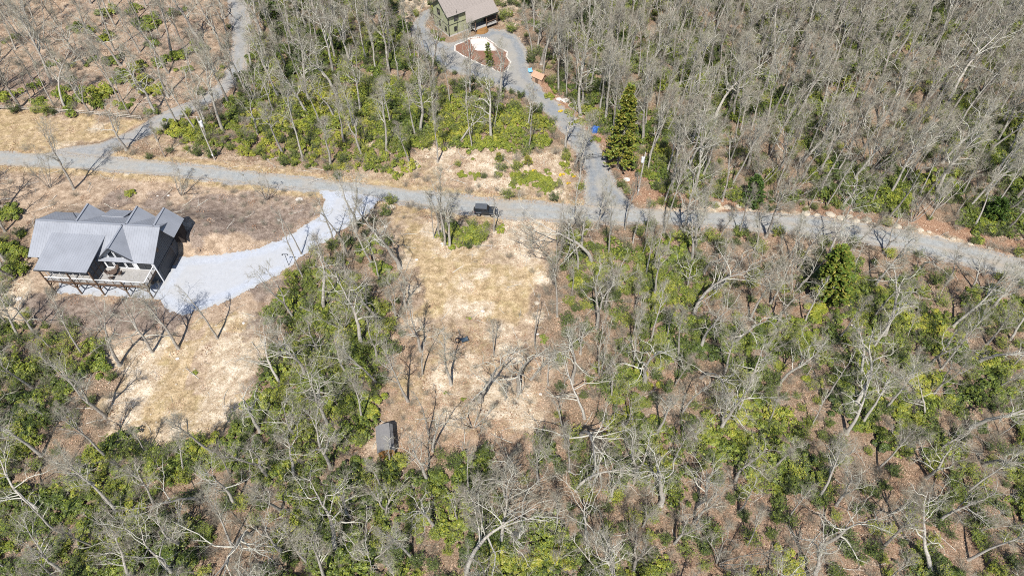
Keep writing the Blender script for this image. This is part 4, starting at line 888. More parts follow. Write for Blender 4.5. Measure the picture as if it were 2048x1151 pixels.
def scatter(n, open_, spac, seed, extra=None, margin=(420, -140, 200), pad=None):
    g = np.random.default_rng(seed); P = np.stack([g.uniform(-172, 172, n), g.uniform(20, 200, n)], -1)
    P3 = np.column_stack([P, np.zeros(n)]); k = inframe(P3, *margin); P = P[k]
    for V, d in open_: P = P[sdf(P, V) + (2.2 * (fbm(P[:, 0] / 3.5, P[:, 1] / 3.5, 27, 2) - .5) * 2 if (V is CLEAR or V is YARD) else 0) > d]
    q = proj(np.column_stack([P, np.zeros(len(P))])); sp = spac(q[:, 0], q[:, 1]); acc = []; cell = {}; c = 3.0
    for i, (x, y) in enumerate(P):
        s = sp[i]
        if s > 50: continue
        ci, cj = int(x // c), int(y // c); w_ = int(s // c) + 1; ok = True
        for a in range(ci - w_, ci + w_ + 1):
            for b in range(cj - w_, cj + w_ + 1):
                for (u, v) in cell.get((a, b), ()):
                    if (u - x) ** 2 + (v - y) ** 2 < s * s: ok = False; break
                if not ok: break
            if not ok: break
        if ok: cell.setdefault((ci, cj), []).append((x, y)); acc.append(i)
    return P[acc], q[acc]
TP_, TQ_ = scatter(26000, OPEN, regions, 4)
ex = np.array([t[0][:2] for t in TREES])
for (x, y), (px, py) in zip(TP_, TQ_):
    if np.hypot(ex[:, 0] - x, ex[:, 1] - y).min() < 2.3: continue
    far = py < 480
    st = random.choices(['slender', 'tall', 'oak', 'old', 'fork', 'multi', 'sparse', 'wide'], [5, 6, 2.0, .5, 2, .4, 3, .5] if far else [3, 3.2, 2.6, 1.6, 2, .5, 2, 1.8])[0]
    h = random.uniform(11, 18.5) if far else random.uniform(8.5, 15.5)
    if random.random() < .22: h *= .62; st = random.choice(['slender', 'slender', 'multi', 'tall'])
    ax = random.uniform(0, 6.28); la = random.gauss(0, .07)
    q = Vector((math.sin(la) * math.cos(ax), math.sin(la) * math.sin(ax), math.cos(la))).to_track_quat('Z', 'Y')
    TREES.append([np.array([x, y, 0]), h, q, st, random.randrange(len(STY[st])), min(1, max(0, random.gauss(.52 if far else .6, .3))), None, (px, py)])
bz = np.array([t[0] for t in TREES]); bz[:, 2] = terrain(bz[:, :2])
for t, z in zip(TREES, bz): t[0] = z
nX = len(X)
top_ = np.array([t[0] + np.array(t[2] @ Vector((0, 0, 1))) * t[1] for t in TREES]); vis = inframe(bz, 0, 0, 0) | inframe(top_ - (bz - bz) , -20, 20, -20)
rest = [i for i in range(nX, len(TREES)) if vis[i]]
size = np.array([TREES[i][1] / np.linalg.norm(bz[i] - [0, 0, CAM_H]) for i in rest]); rest = [rest[i] for i in np.argsort(-size)]
IND = list(range(nX)) + rest[:300 - nX]; STUFF_T = [i for i in range(nX, len(TREES)) if i not in set(IND)]

# landmarks for the labels
LM = [((770, 885), 'the brown shed'), ((210, 500), 'the grey house'), ((930, 50), 'the green house'), ((969, 425), 'the black car'), ((1182, 318), 'the driveway gate'), ((430, 318), 'the bush row pole'), ((1275, 388), 'the junction pole'),
      ((1190, 262), 'the blue tarp'), ((140, 226), 'the rail fence'), ((520, 540), 'the pale gravel drive'), ((965, 110), 'the island bed'), ((1640, 430), 'the roadside boulders'), ((925, 680), 'the navy chair'), ((1750, 675), 'the fallen log'), ((1667, 545), 'the bright green pine'), ((1505, 385), 'the small dark pine'),
      ((470, 150), 'the curving upper drive'), ((640, 270), 'the bright bush row'), ((350, 780), 'the grassy house slope'), ((1078, 160), 'the well house')]
EDGE = [((760, 1180), 'the lower edge below the shed'), ((150, 1180), 'the lower house-side corner'), ((1180, 1180), 'the lower edge below the clearing'), ((1700, 1180), 'the lower edge below the log'), ((2090, 900), 'the edge beyond the log'),
        ((2090, 300), 'the edge above the road bend'), ((1950, -40), 'the upper wood corner'), ((1400, -40), 'the upper edge above the gate'), ((650, -40), 'the upper edge beside the green house'), ((150, -40), 'the upper fence corner'), ((-40, 800), 'the edge below the house'), ((1450, 620), 'the wooded slope under the road'), ((1300, 900), 'the thicket beside the clearing'), ((420, 980), 'the thicket under the slope'), ((650, 720), 'the drive and shed thicket')]
def lmxy(L): return np.array([un(p[0], p[1], 0)[0][:2] for p, _ in L])
LMX = lmxy(LM); ALLX = np.vstack([LMX, lmxy(EDGE)]); ALLN = [n for _, n in LM] + [n for _, n in EDGE]
def auto_labels(items, noun):
    """items: list of (xy, adjective) -> labels that single each out: the how-many-th one from a landmark toward another"""
    keys = {}
    for i, (xy, adj) in enumerate(items):
        d = np.hypot(*(LMX - xy).T); a = int(np.argmin(d)); best = None
        v = xy - LMX[a]
        for b in range(len(ALLX)):
            if b == a: continue
            e = ALLX[b] - LMX[a]; le = np.linalg.norm(e)
            if le < 4: continue
            c = (v @ e) / (np.linalg.norm(v) * le + 1e-9) - .0006 * le
            if best is None or c > best[0]: best = (c, b)
        keys.setdefault((a, best[1]), []).append((d[a], i))
    out = [None] * len(items)
    for (a, b), l in keys.items():
        for k, (d, i) in enumerate(sorted(l)):
            out[i] = f'{items[i][1]} {noun}, {nth(k)} from {LM[a][1]} toward {ALLN[b]}'
    return out
def setbit(o, tint): o['tint'] = float(tint); return o
auto = [i for i in IND if TREES[i][6] is None]
labs = auto_labels([(TREES[i][0][:2], f'{tone(TREES[i][5])} {FORM[TREES[i][3]]}') for i in auto], 'tree')
def shorten(s):
    import re
    nw = lambda t: len(re.findall(r"[A-Za-z0-9][A-Za-z0-9']*", t))
    while nw(s) > 16:
        for a, b in (('evergreen shrub', 'shrub'), (' the rest', ''), (' the lower picture edge', ' the lower edge'), (' the upper picture edge', ' the upper edge'), ('slender straight', 'slender'), ('below the fallen log', 'below the log'), ('before the green house', 'by the green house'), ('above the bush row', 'by the bushes'), ('by the driveway mouth', 'by the junction'), ('tall thin-limbed', 'tall'), ('crooked wide-crowned', 'crooked'), ('gnarled thick-limbed', 'gnarled'), (' the thicket', ' thicket'), (' the wooded', ' wooded'), (' the picture side', ' picture side'), (' out from the ', ' from the '), (' the lower ', ' lower '), (' the upper ', ' upper ')):
            if a in s: s = s.replace(a, b); break
        else: break
    return s
LAB = {i: shorten(l) for i, l in zip(auto, labs)}
for i in IND:
    b, h, q, st, vr, tn, lab, _ = TREES[i]
    e = empty('bare_tree', b, label=lab or LAB[i], cat='tree', group='bare trees standing in the wood and clearings')
    e.rotation_mode = 'QUATERNION'; e.rotation_quaternion = q @ Quaternion((0, 0, 1), random.uniform(0, 6.28)); s = h / H0; fat = (.8 + .5 * random.random()) * max(.8, (11 / h) ** .35); e.scale = (s * fat if st not in ('oak', 'old', 'wide') else s, s * fat if st not in ('oak', 'old', 'wide') else s, s)
    tm, cm = STY[st][vr]
    setbit(link('trunk', tm, e), tn); setbit(link('crown', cm, e), tn)

# ------------------------------------------------------------------ instanced masses (stuff)
def store(meshes, name):
    o = bpy.data.objects.new(name, meshes); return o
def gn_scatter(name, P, quats, scl, idx, tint, sources, label):
    """one object of kind stuff: copies of a few small meshes on points"""
    n = len(P); me = bpy.data.meshes.new(name); me.vertices.add(n); me.vertices.foreach_set('co', np.asarray(P, np.float32).ravel())
    eul = np.array([q.to_euler() for q in quats], np.float32)
    a = me.attributes.new('rot', 'FLOAT_VECTOR', 'POINT'); a.data.foreach_set('vector', eul.ravel())
    a = me.attributes.new('scl', 'FLOAT_VECTOR', 'POINT'); a.data.foreach_set('vector', np.asarray(scl, np.float32).ravel())
    a = me.attributes.new('idx', 'INT', 'POINT'); a.data.foreach_set('value', np.asarray(idx, np.int32))
    a = me.attributes.new('tint', 'FLOAT', 'POINT'); a.data.foreach_set('value', np.asarray(tint, np.float32))
    o = link(name, me, label=label, kind='stuff')
    ng = bpy.data.node_groups.new(name, 'GeometryNodeTree'); ng.is_modifier = True
    ng.interface.new_socket('Geometry', in_out='INPUT', socket_type='NodeSocketGeometry'); ng.interface.new_socket('Geometry', in_out='OUTPUT', socket_type='NodeSocketGeometry')
    N = ng.nodes; L = ng.links; gi = N.new('NodeGroupInput'); go = N.new('NodeGroupOutput')
    ins = N.new('GeometryNodeInstanceOnPoints'); ins.inputs['Pick Instance'].default_value = True
    jn = N.new('GeometryNodeJoinGeometry')
    for so in reversed(sources):     # join keeps the last linked first
        oi = N.new('GeometryNodeObjectInfo'); oi.inputs['Object'].default_value = so; oi.inputs['As Instance'].default_value = False
        g2 = N.new('GeometryNodeGeometryToInstance'); L.new(oi.outputs['Geometry'], g2.inputs[0]); L.new(g2.outputs[0], jn.inputs[0])
    def at(nm, t):
        k = N.new('GeometryNodeInputNamedAttribute'); k.data_type = t; k.inputs['Name'].default_value = nm; return k.outputs[0]
    e2r = N.new('FunctionNodeEulerToRotation'); L.new(at('rot', 'FLOAT_VECTOR'), e2r.inputs[0])
    L.new(gi.outputs[0], ins.inputs['Points']); L.new(jn.outputs[0], ins.inputs['Instance']); L.new(at('idx', 'INT'), ins.inputs['Instance Index'])
    L.new(e2r.outputs[0], ins.inputs['Rotation']); L.new(at('scl', 'FLOAT_VECTOR'), ins.inputs['Scale']); L.new(ins.outputs[0], go.inputs[0])
    md = o.modifiers.new('scatter', 'NODES'); md.node_group = ng
    return o
def joined(tm, cm, name):       # trunk and crown as one mesh for the mass of far trees
    V = []; F = []; mi = []; off = 0
    for k, m_ in enumerate((tm, cm)):
        v = np.empty(len(m_.vertices) * 3, np.float32); m_.vertices.foreach_get('co', v); f = np.empty(len(m_.polygons) * 4, np.int32); m_.loops.foreach_get('vertex_index', f)
        V.append(v.reshape(-1, 3)); F.append(f.reshape(-1, 4) + off); off += len(V[-1]); w_ = np.zeros(len(m_.polygons), np.int32); m_.polygons.foreach_get('material_index', w_); mi += list(w_ + k)
    me = mesh_np(name, np.concatenate(V), np.concatenate(F)); me.materials.append(M['trunk']); me.materials.append(M['limb']); me.materials.append(M['twig']); me.polygons.foreach_set('material_index', np.array(mi, np.int32)); return me
FLATSTY = [(st, k) for st in STY for k in range(len(STY[st]))]
src = [store(joined(*STY[st][k], 'tree_form'), 'tree_form') for st, k in FLATSTY]
ix = {sk: i for i, sk in enumerate(FLATSTY)}
if STUFF_T:
    tt = [TREES[i] for i in STUFF_T]
    sc_ = np.array([[t[1] / H0] * 3 for t in tt]); sc_[:, :2] *= np.random.default_rng(2).uniform(.85, 1.4, (len(tt), 1))
    gn_scatter('bare_woodland', [t[0] for t in tt], [t[2] @ Quaternion((0, 0, 1), random.uniform(0, 6.28)) for t in tt], sc_, [ix[(t[3], t[4])] for t in tt], [t[5] for t in tt], src, 'mass of further bare grey trees filling the wood')

# ------------------------------------------------------------------ evergreen shrubs (rhododendron and laurel)
def shrub_mesh(seed, n, lw=.055, ll=.15, lobes=7, flat=.75, mat='leaf', name='rhododendron'):
    """leaf-sized faces in rosettes over the lobes of an uneven bush"""
    g = np.random.default_rng(seed)
    c = np.column_stack([g.normal(0, .50, (lobes, 2)), g.uniform(.15, .75, lobes)]); c[0] = (0, 0, .5); rad = g.uniform(.18, .42, lobes)
    ros = n // 7; k = g.integers(0, lobes, ros); d = g.normal(0, 1, (ros, 3)); d[:, 2] = np.abs(d[:, 2]) * 1.1 - .25; d /= np.linalg.norm(d, axis=1, keepdims=True)
    p = c[k] + d * (rad[k] * g.uniform(.62, 1.05, ros) ** .6)[:, None]; p[:, 2] = np.maximum(p[:, 2] * flat * 1.25, .03)
    p = np.repeat(p, 7, 0); d = np.repeat(d, 7, 0); m = len(p)
    up = d * .7 + np.array([0, 0, .75]); up /= np.linalg.norm(up, axis=1, keepdims=True)
    r_ = g.normal(0, 1, (m, 3)); t = r_ - (r_ * up).sum(1, keepdims=True) * up; t /= np.linalg.norm(t, axis=1, keepdims=True); t = t + up * g.uniform(-.25, .55, m)[:, None]; t /= np.linalg.norm(t, axis=1, keepdims=True)
    s = np.cross(up, t); s /= np.linalg.norm(s, axis=1, keepdims=True) + 1e-9
    L = ll * g.uniform(.7, 1.25, m)[:, None]; W = lw * g.uniform(.8, 1.2, m)[:, None]; p = p + g.normal(0, .02, p.shape)
    a = p; b = p + t * L * .5 + s * W - up * .01; e = p + t * L; f = p + t * L * .5 - s * W - up * .01
    V = np.stack([a, b, e, f], 1).reshape(-1, 3); F = np.arange(m * 4).reshape(-1, 4)
    lv = np.repeat(np.clip(.5 + g.normal(0, .22, ros), 0, 1), 7) + g.normal(0, .08, m)
    # a few stems
    sp = np.zeros((6, 3)); sd2 = np.column_stack([g.normal(0, .5, (6, 2)), np.ones(6)]); P_, R_ = branch_batch(g, sp, sd2, np.full(6, .6), np.full(6, .025), np.full(6, .01), 4, .15, .05); v2, f2 = tubes(P_, R_, 4)
    F2 = np.concatenate([F, f2 + len(V)]); me = mesh_np(name, np.concatenate([V, v2]), F2, M[mat], dict(lv=('FACE', np.concatenate([lv, np.full(len(f2), .1)]))))
    me.materials.append(M['twig']); mi = np.zeros(len(F2), np.int32); mi[len(F):] = 1; me.polygons.foreach_set('material_index', mi); return me
SHM = [shrub_mesh(50 + i, 4600, lobes=9 + 3 * i, lw=.036, ll=.105) for i in range(3)] + [shrub_mesh(60 + i, 2100, lobes=14 + 4 * i, flat=1.0, lw=.034, ll=.115) for i in range(3)]
LOW = [shrub_mesh(80 + i, 1500, lobes=9, flat=.4) for i in range(2)]
YEL = [shrub_mesh(90 + i, 900, lw=.05, ll=.10, lobes=6, mat='yellow', name='forsythia') for i in range(2)]
SHR = []     # (px,py, radius m, tint, label, name)
for px, py, r_, tn in [(8, 197, 1.9, .6), (80, 205, 1.4, .42), (70, 175, 1.2, .38), (125, 192, 2.1, .45), (145, 211, 2.1, .40), (165, 190, 1.4, .5), (195, 202, 1.6, .55), (210, 187, 1.8, .68), (200, 213, 1.1, .35), (233, 208, .8, .75), (254, 215, 1.2, .4), (301, 225, 1.0, .45), (240, 162, 1.9, .42), (278, 137, 1.6, .68), (285, 167, 1.8, .75), (300, 186, 1.5, .8), (316, 184, 1.4, .72), (222, 127, 1.6, .38), (184, 122, 1.2, .3), (102, 132, 1.1, .4), (140, 133, 1.0, .52), (26, 77, 1.3, .45), (212, 30, 1.8, .5), (287, 52, 2.2, .4), (155, 57, 1.5, .45), (180, 62, 1.3, .5), (210, 80, 1.5, .6), (357, 115, 1.8, .5), (325, 125, 1.6, .4), (347, 246, 1.1, .6), (360, 268, 1.9, .72), (385, 275, 1.6, .68), (452, 203, .9, .4), (405, 100, 1.8, .4), (300, 60, 1.6, .45), (265, 25, 1.7, .42), (375, 140, 1.3, .5), (145, 160, .9, .4), (310, 90, 1.5, .35), (350, 30, 1.5, .4),
                     (262, 387, 1.0, .72), (690, 300, .9, .5), (762, 292, 1.7, .62), (802, 312, 1.3, .55), (780, 285, 1.2, .6), (735, 318, 1.2, .6), (965, 294, 1.7, .66), (935, 290, 1.6, .65), (905, 284, 1.4, .62), (998, 320, .75, .78), (1048, 330, .0, 0), (1055, 325, 1.0, .85), (1040, 332, .7, .4), (1030, 305, .6, .5), (1012, 335, .5, .5), (1092, 342, .6, .45), (1127, 332, 1.1, .72), (1135, 345, .8, .7), (945, 318, .4, .6), (925, 352, 1.0, .66), (955, 352, .9, .68), (995, 350, .8, .62), (1025, 372, .9, .6), (1195, 280, .9, .62), (1100, 195, 1.1, .7), (1160, 245, 1.4, .7), (1140, 230, 1.0, .72), (1205, 262, 1.4, .6), (735, 500, 1.7, .66), (750, 485, 1.5, .62), (722, 505, 1.3, .6), (768, 540, 1.6, .5), (755, 535, 1.2, .42), (880, 470, 1.0, .72), (903, 457, 1.2, .35), (918, 470, 1.6, .55), (945, 466, 1.6, .62), (968, 463, 1.3, .66), (930, 482, 1.8, .68), (955, 478, 1.5, .58), (905, 485, 1.5, .66), (892, 450, .9, .4), (1003, 462, .9, .72), (998, 455, .6, .6), (785, 930, 1.6, .68), (765, 940, 1.3, .5), (712, 880, 1.3, .62), (742, 830, 1.6, .75), (735, 800, 1.6, .7), (392, 745, .4, .6), (940, 636, .35, .6), (925, 798, .35, .6), (892, 785, .3, .55), (1088, 680, .7, .5), (1310, 700, 1.3, .6), (1255, 838, 2.0, .72), (1265, 760, 1.8, .5), (1248, 865, 1.6, .7), (30, 430, 2.0, .5), (12, 500, 2.4, .55), (40, 510, 2.2, .62), (35, 545, 1.9, .55), (12, 545, 1.9, .5), (18, 420, 1.6, .5), (200, 735, 2.2, .5), (195, 700, 1.8, .6), (965, 90, 0, 0), (868, 66, 1.0, .5), (875, 78, .9, .4), (884, 80, .8, .45), (1240, 690, 1.0, .5), (1820, 640, 2.4, .82), (1790, 630, 2.2, .7), (1850, 650, 2.2, .92), (1830, 760, 2.2, .85), (1850, 790, 2.2, .8), (1800, 820, 2.0, .7), (1620, 765, 1.3, .75), (1585, 1140, 1.9, .8), (1060, 1130, 1.8, .8), (1110, 1125, 1.9, .82), (1095, 1110, 1.5, .75), (1010, 1120, 1.7, .78), (985, 1130, 1.6, .7)]:
    if r_: SHR.append([px, py, r_ * (1.25 if px < 460 and py < 290 else 1), min(1, tn + (.1 if px < 460 and py < 290 else .04)), None])
for i in range(26): # hedge-like low laurel patch above the road
    a = i / 25; SHR.append([1030 + 80 * a + random.uniform(-6, 6), 352 + 14 * a + random.uniform(-5, 6) + 6 * math.sin(a * 9), random.uniform(.7, 1.15), random.uniform(.62, .8), None])
for i in range(8): SHR.append([1075 + random.uniform(-8, 22), 375 + random.uniform(-5, 8), random.uniform(.6, .9), .6, None])
GR = [(poly([(345, 245), (400, 240), (440, 245), (560, 262), (700, 262), (740, 270), (700, 300), (830, 335), (800, 352), (600, 328), (450, 305), (365, 285)]), 1.5, (.80, .10), (.8, 1.35)),
      (poly([(465, 205), (560, 165), (720, 150), (840, 175), (990, 195), (1090, 245), (1125, 300), (990, 300), (870, 290), (800, 300), (700, 262), (560, 262), (470, 245)]),  1.5, (.66, .14), (1.0, 1.9)),
      (poly([(1075, 180), (1180, 250), (1230, 320), (1290, 385), (1330, 378), (1320, 250), (1200, 150)]), 1.8, (.5, .14), (1.0, 1.8)),
      (poly([(1270, 300), (1400, 330), (1500, 385), (1480, 400), (1300, 380), (1250, 340)]), 1.7, (.45, .14), (1.0, 1.8)),
      (poly([(545, 600), (590, 545), (640, 540), (690, 520), (720, 560), (750, 620), (775, 690), (755, 770), (755, 850), (700, 900), (600, 880), (560, 760), (530, 700)]), 1.45, (.52, .14), (1.0, 1.8)),
      (poly([(1120, 480), (1190, 475), (1245, 490), (1255, 560), (1210, 620), (1150, 570)]), 1.5, (.58, .12), (1.0, 1.7)),
      (poly([(1300, 475), (1380, 470), (1405, 560), (1370, 630), (1290, 600), (1255, 560)]), 1.6, (.52, .13), (1.0, 1.8)),
      (poly([(0, 640), (60, 660), (180, 690), (225, 760), (190, 885), (330, 905), (480, 840), (545, 740), (600, 880), (720, 905), (860, 960), (970, 920), (1100, 900), (1180, 1000), (1180, 1330), (-450, 1330), (-450, 600)]), 1.6, (.44, .15), (1.0, 2.0)),
      (poly([(1500, 560), (1700, 520), (1800, 560), (2048, 600), (2500, 700), (2500, 1330), (1180, 1330), (1180, 1000), (1110, 860), (1250, 640)]), 1.65, (.50, .16), (1.0, 1.9)),
      (poly([(1050, -60), (2480, -60), (2480, 640), (2100, 520), (1900, 440), (1500, 395), (1330, 370), (1200, 150), (1060, 60)]), 1.75, (.42, .13), (1.1, 2.2)),
      (poly([(470, -40), (760, -40), (820, 80), (850, 180), (720, 150), (560, 165), (480, 200)]), 2.0, (.40, .12), (1.1, 2.2))]
def gsp(px, py):
    P = un(px, py, np.zeros(len(px)))[:, :2]; sp = np.full(len(px), 99.); n = fbm(P[:, 0] / 9, P[:, 1] / 9, 61, 3)
    for k, (V, s, _, _) in enumerate(GR):
        ins = sdf(P, V) < 0; thr = {7: .475, 8: .515, 9: .48, 10: .46, 4: .28, 1: .24, 2: .3, 3: .3, 5: .3, 6: .34}.get(k, 0)
        sp = np.where(ins & (n > thr) & (sp > 50), s, sp)
    return sp
CARGAP = poly([(925, 400), (1015, 400), (1015, 448), (985, 452), (925, 446)]); PULLIN = poly([(1000, 440), (1125, 442), (1112, 482), (1000, 500)])
SOPEN = [(CARGAP, .8), (PULLIN, .5)] + [(V, d) for V, d in ((ROAD, .9), (DRIVE_W, .8), (DRIVE_G, 1.0), (DRIVE_H, 1.0), (HOUSE, 1.5), (GHOUSE, 1.5), (SHED, 1.3), (CLEAR, .3), (VERGE2, -.3), (YARD, .6), (ISLAND, .2))]
SP_, SQ_ = scatter(60000, SOPEN, gsp, 9, margin=(380, -60, 150))
sx = np.array([ground(s[0], s[1])[0][:2] for s in SHR])
tn_n = fbm(SP_[:, 0] / 5, SP_[:, 1] / 5, 71, 2)
for (x, y), (px, py), nn in zip(SP_, SQ_, tn_n):
    if np.hypot(sx[:, 0] - x, sx[:, 1] - y).min() < 1.0: continue
    for V, s, (tm_, tsd), (r0, r1) in GR:
        if sdf(np.array([[x, y]]), V)[0] < 0: break
    SHR.append([px, py, random.uniform(r0, r1), min(1, max(.05, random.gauss(tm_, tsd * .7) + (nn - .5) * .85)), 'auto'])
sb = ground([s[0] for s in SHR], [s[1] for s in SHR]); nE = sum(1 for s in SHR if s[4] is None)
inf = inframe(sb, 0, 0, 0); big = np.array([s[2] for s in SHR]) / np.linalg.norm(sb - [0, 0, CAM_H], axis=1)
order = [i for i in range(nE) if inf[i]] + [i for i in np.argsort(-big) if i >= nE and inf[i]]
SI = order[:300]; ss = set(SI); SS = [i for i in range(len(SHR)) if i not in ss]
def gl(t): return 'dark green' if t < .4 else ('green' if t < .58 else ('bright green' if t < .74 else 'yellow-green'))
labs = auto_labels([(sb[i][:2], f'{gl(SHR[i][3])} {"small" if SHR[i][2] < 1 else ("rounded" if SHR[i][2] < 1.6 else "large")} evergreen') for i in SI], 'shrub')
def squash(r_): return (r_, r_ * random.uniform(.85, 1.15), r_ * random.uniform(.75, 1.1))
for i, l in zip(SI, labs):
    o = link('evergreen_shrub', SHM[random.randrange(3 if i < nE else 6)], label=shorten(l), cat='shrub', group='evergreen shrubs on the slopes and in the wood')
    o.location = sb[i] - [0, 0, .05]; o.scale = squash(SHR[i][2]); o.rotation_euler = (0, 0, random.uniform(0, 6.28)); setbit(o, SHR[i][3])
qz = lambda n, t=.1: [Quaternion((math.cos(a), math.sin(a), 0), random.gauss(0, t)) @ Quaternion((0, 0, 1), random.uniform(0, 6.28)) for a in np.random.default_rng(n).uniform(0, 6.28, n)]
if SS: gn_scatter('evergreen_thicket', sb[SS] - [0, 0, .05], qz(len(SS)), [squash(SHR[i][2]) for i in SS], [random.randrange(6) for _ in SS], [SHR[i][3] for i in SS], [store(m_, 'shrub_form') for m_ in SHM], 'mass of further evergreen laurel thicket under the bare trees')
for px, py, r_, lab in [(1121, 353, .75, 'bright yellow blossoming bush on the bank above the road, nearer the gate'), (1066, 343, .5, 'tiny yellow bush on the bank above the laurel patch'), (1149, 354, .5, 'orange-yellow bush on the bank beside the driveway'), (1135, 369, .55, 'dull yellow bush at the foot of the bank by the junction'),
                        (1122, 224, .7, 'bright yellow bush beside the bend of the driveway'), (1056, 122, .8, 'yellow bush beside the driveway beyond the well house'), (1118, 212, .4, 'small yellowish bush among the pale bank rocks')]:
    q = ground(px, py)[0]; o = link('yellow_bush', YEL[random.randrange(2)], label=lab, cat='bush', group='yellow blossoming bushes'); o.location = q; o.scale = (r_, r_, r_); setbit(o, .55 if 'bright' in lab or 'tiny' in lab else .3)

# ------------------------------------------------------------------ conifers
def conifer_meshes(seed, H=6.0, rad=1.6, n=26, dens=70, shape=1.0, ll=.22, lw=.045):
    g = np.random.default_rng(seed); TPp, TRr = branch_batch(g, np.array([[0, 0, -.1]]), np.array([[0, 0, 1.]]), np.array([H]), np.array([.16]), np.array([.02]), 10, .015, .02); tv, tf = tubes(TPp, TRr, 7)
    nb = n * 5; t = np.sort(g.uniform(.08, .98, nb)); a = g.uniform(0, 6.28, nb); L = rad * (1 - t) ** (.75 * shape) * g.uniform(.7, 1.1, nb) + .15
    d = np.column_stack([np.cos(a), np.sin(a), g.uniform(-.05, .45, nb) + .3 * t]); base = np.column_stack([0 * t, 0 * t, t * H])
    P_, R_ = branch_batch(g, base, d, L, .028 * (1 - t) + .008, np.full(nb, .005), 5, .08, .03); bv, bf = tubes(P_, R_, 4)
    p, T, r, tt_ = pick(P_, R_, dens // 5, .25, 1., g); m = len(p)
    dr_ = splay(T, np.radians(g.uniform(15, 75, m)), g); dr_[:, 2] += .15; dr_ /= np.linalg.norm(dr_, axis=1, keepdims=True); up = np.array([0, 0, 1.]); s = np.cross(dr_, up); s /= np.linalg.norm(s, axis=1, keepdims=True) + 1e-9
    Ll = ll * g.uniform(.7, 1.4, m)[:, None]; W = lw * g.uniform(.8, 1.4, m)[:, None]; p = p + g.normal(0, .04, p.shape)
    V = np.stack([p, p + dr_ * Ll * .5 + s * W, p + dr_ * Ll, p + dr_ * Ll * .5 - s * W], 1).reshape(-1, 3); F = np.arange(m * 4).reshape(-1, 4)
    lv = np.clip(.5 + g.normal(0, .2, m), 0, 1)
    tr = mesh_np('trunk', np.concatenate([tv, bv]), np.concatenate([tf, bf + len(tv)]), M['trunk']); cr = mesh_np('crown', V, F, M['needle'], dict(lv=('FACE', lv)))
    return tr, cr
def conifer(bx, by, tx_, ty_, rad, tn, lab, seed, shape=1.0, name='pine_tree', cat='pine', n=26, dens=110, ll=.26, lw=.06):
    b, h, q = fit(bx, by, tx_, ty_); tr, cr = conifer_meshes(seed, h, rad, n, dens, shape, ll, lw)
    e = empty(name, b, label=lab, cat=cat); e.rotation_mode = 'QUATERNION'; e.rotation_quaternion = q.slerp(Quaternion(), .3)
    setbit(link('trunk', tr, e), .2); setbit(link('crown', cr, e), tn)
conifer(1236, 338, 1262, 170, 3.4, .82, 'large golden-green pine beside the driveway gate', 1, .8, n=54, dens=200, ll=.42, lw=.15)
conifer(1506, 410, 1510, 350, 2.2, .30, 'small dark green pine beside the road beyond the pole', 2, .7, n=26, dens=150, ll=.36, lw=.12)
conifer(1662, 605, 1676, 484, 3.5, .72, 'bright green bushy pine below the road bend', 3, .7, n=62, dens=200, ll=.42, lw=.15)
conifer(981, 136, 972, 86, 1.0, .72, 'narrow upright cypress in the island bed', 4, .5, 'cypress', 'cypress', 22, 120, .2, .06)
conifer(998, 322, 997, 306, .75, .9, 'little golden conical shrub above the pale rocks', 5, .7, 'conical_shrub', 'conifer', 12, 80, .14, .05)
conifer(1056, 331, 1054, 312, .95, .95, 'golden conical conifer on the bank above the laurel patch', 6, .7, 'conical_shrub', 'conifer', 14, 80, .14, .05)
conifer(1985, 440, 2000, 395, 2.4, .35, 'dark green pine in the wood above the road bend', 7, .7, n=26, dens=150, ll=.36, lw=.12)
conifer(545, 48, 540, 5, 2.4, .5, 'olive pine in the wood near the upper edge before the green house', 8, .7, n=26, dens=150, ll=.36, lw=.12)

# ------------------------------------------------------------------ fallen trunks
def fallen(a, b, r, lab):
    pa = ground(*a)[0]; pb = ground(*b)[0]; L = np.linalg.norm(pb - pa); e = empty('fallen_log', pa, math.atan2(pb[1] - pa[1], pb[0] - pa[0]), label=lab, cat='log')
    g = np.random.default_rng(int(a[0])); k = MB(); n = 9
    xs = np.linspace(0, L, n); ys = np.cumsum(g.normal(0, .05, n)); zs = r * .9 + .05 * np.sin(xs)
    for i in range(n - 1): k.bar((xs[i], ys[i], zs[i]), (xs[i + 1], ys[i + 1], zs[i + 1]), r * (1 - .5 * i / n), 8, r * (1 - .5 * (i + 1) / n))
    setbit(k.build('log', M['log'], e), .7)
    for i in range(5):
        x = L * g.uniform(.35, .98); y = np.interp(x, xs, ys); s = MB(); d = Vector((g.uniform(.2, .9), g.choice([-1, 1]) * g.uniform(.4, 1), g.uniform(.1, .5))).normalized(); l = g.uniform(.8, 2.4)
        s.bar((x, y, r), Vector((x, y, r)) + d * l, r * .35, 5, r * .12); setbit(s.build('branch', M['log'], e), .7)
for a in [((1771, 687), (1700, 652), .26, 'thick pale fallen log lying across the brush'), ((1780, 640), (1650, 690), .1, 'thin fallen trunk behind the thick pale log'), ((1160, 690), (1105, 720), .12, 'curved dead branch lying by the clearing edge'),
          ((700, 1020), (775, 1012), .13, 'pale fallen trunk lying in the thicket below the shed'), ((905, 545), (985, 495), .08, 'fallen sticks heap beside the bush below the car'), ((1260, 905), (1300, 830), .1, 'fallen grey trunk in red leaves next to the clearing'),
          ((745, 150), (710, 205), .14, 'fallen white trunk in the bushes before the green house'), ((1800, 380), (1890, 345), .2, 'uprooted grey trunk above the road bend'), ((1850, 365), (1925, 395), .13, 'second grey trunk lying across the uprooted one')]:
    fallen(*a)

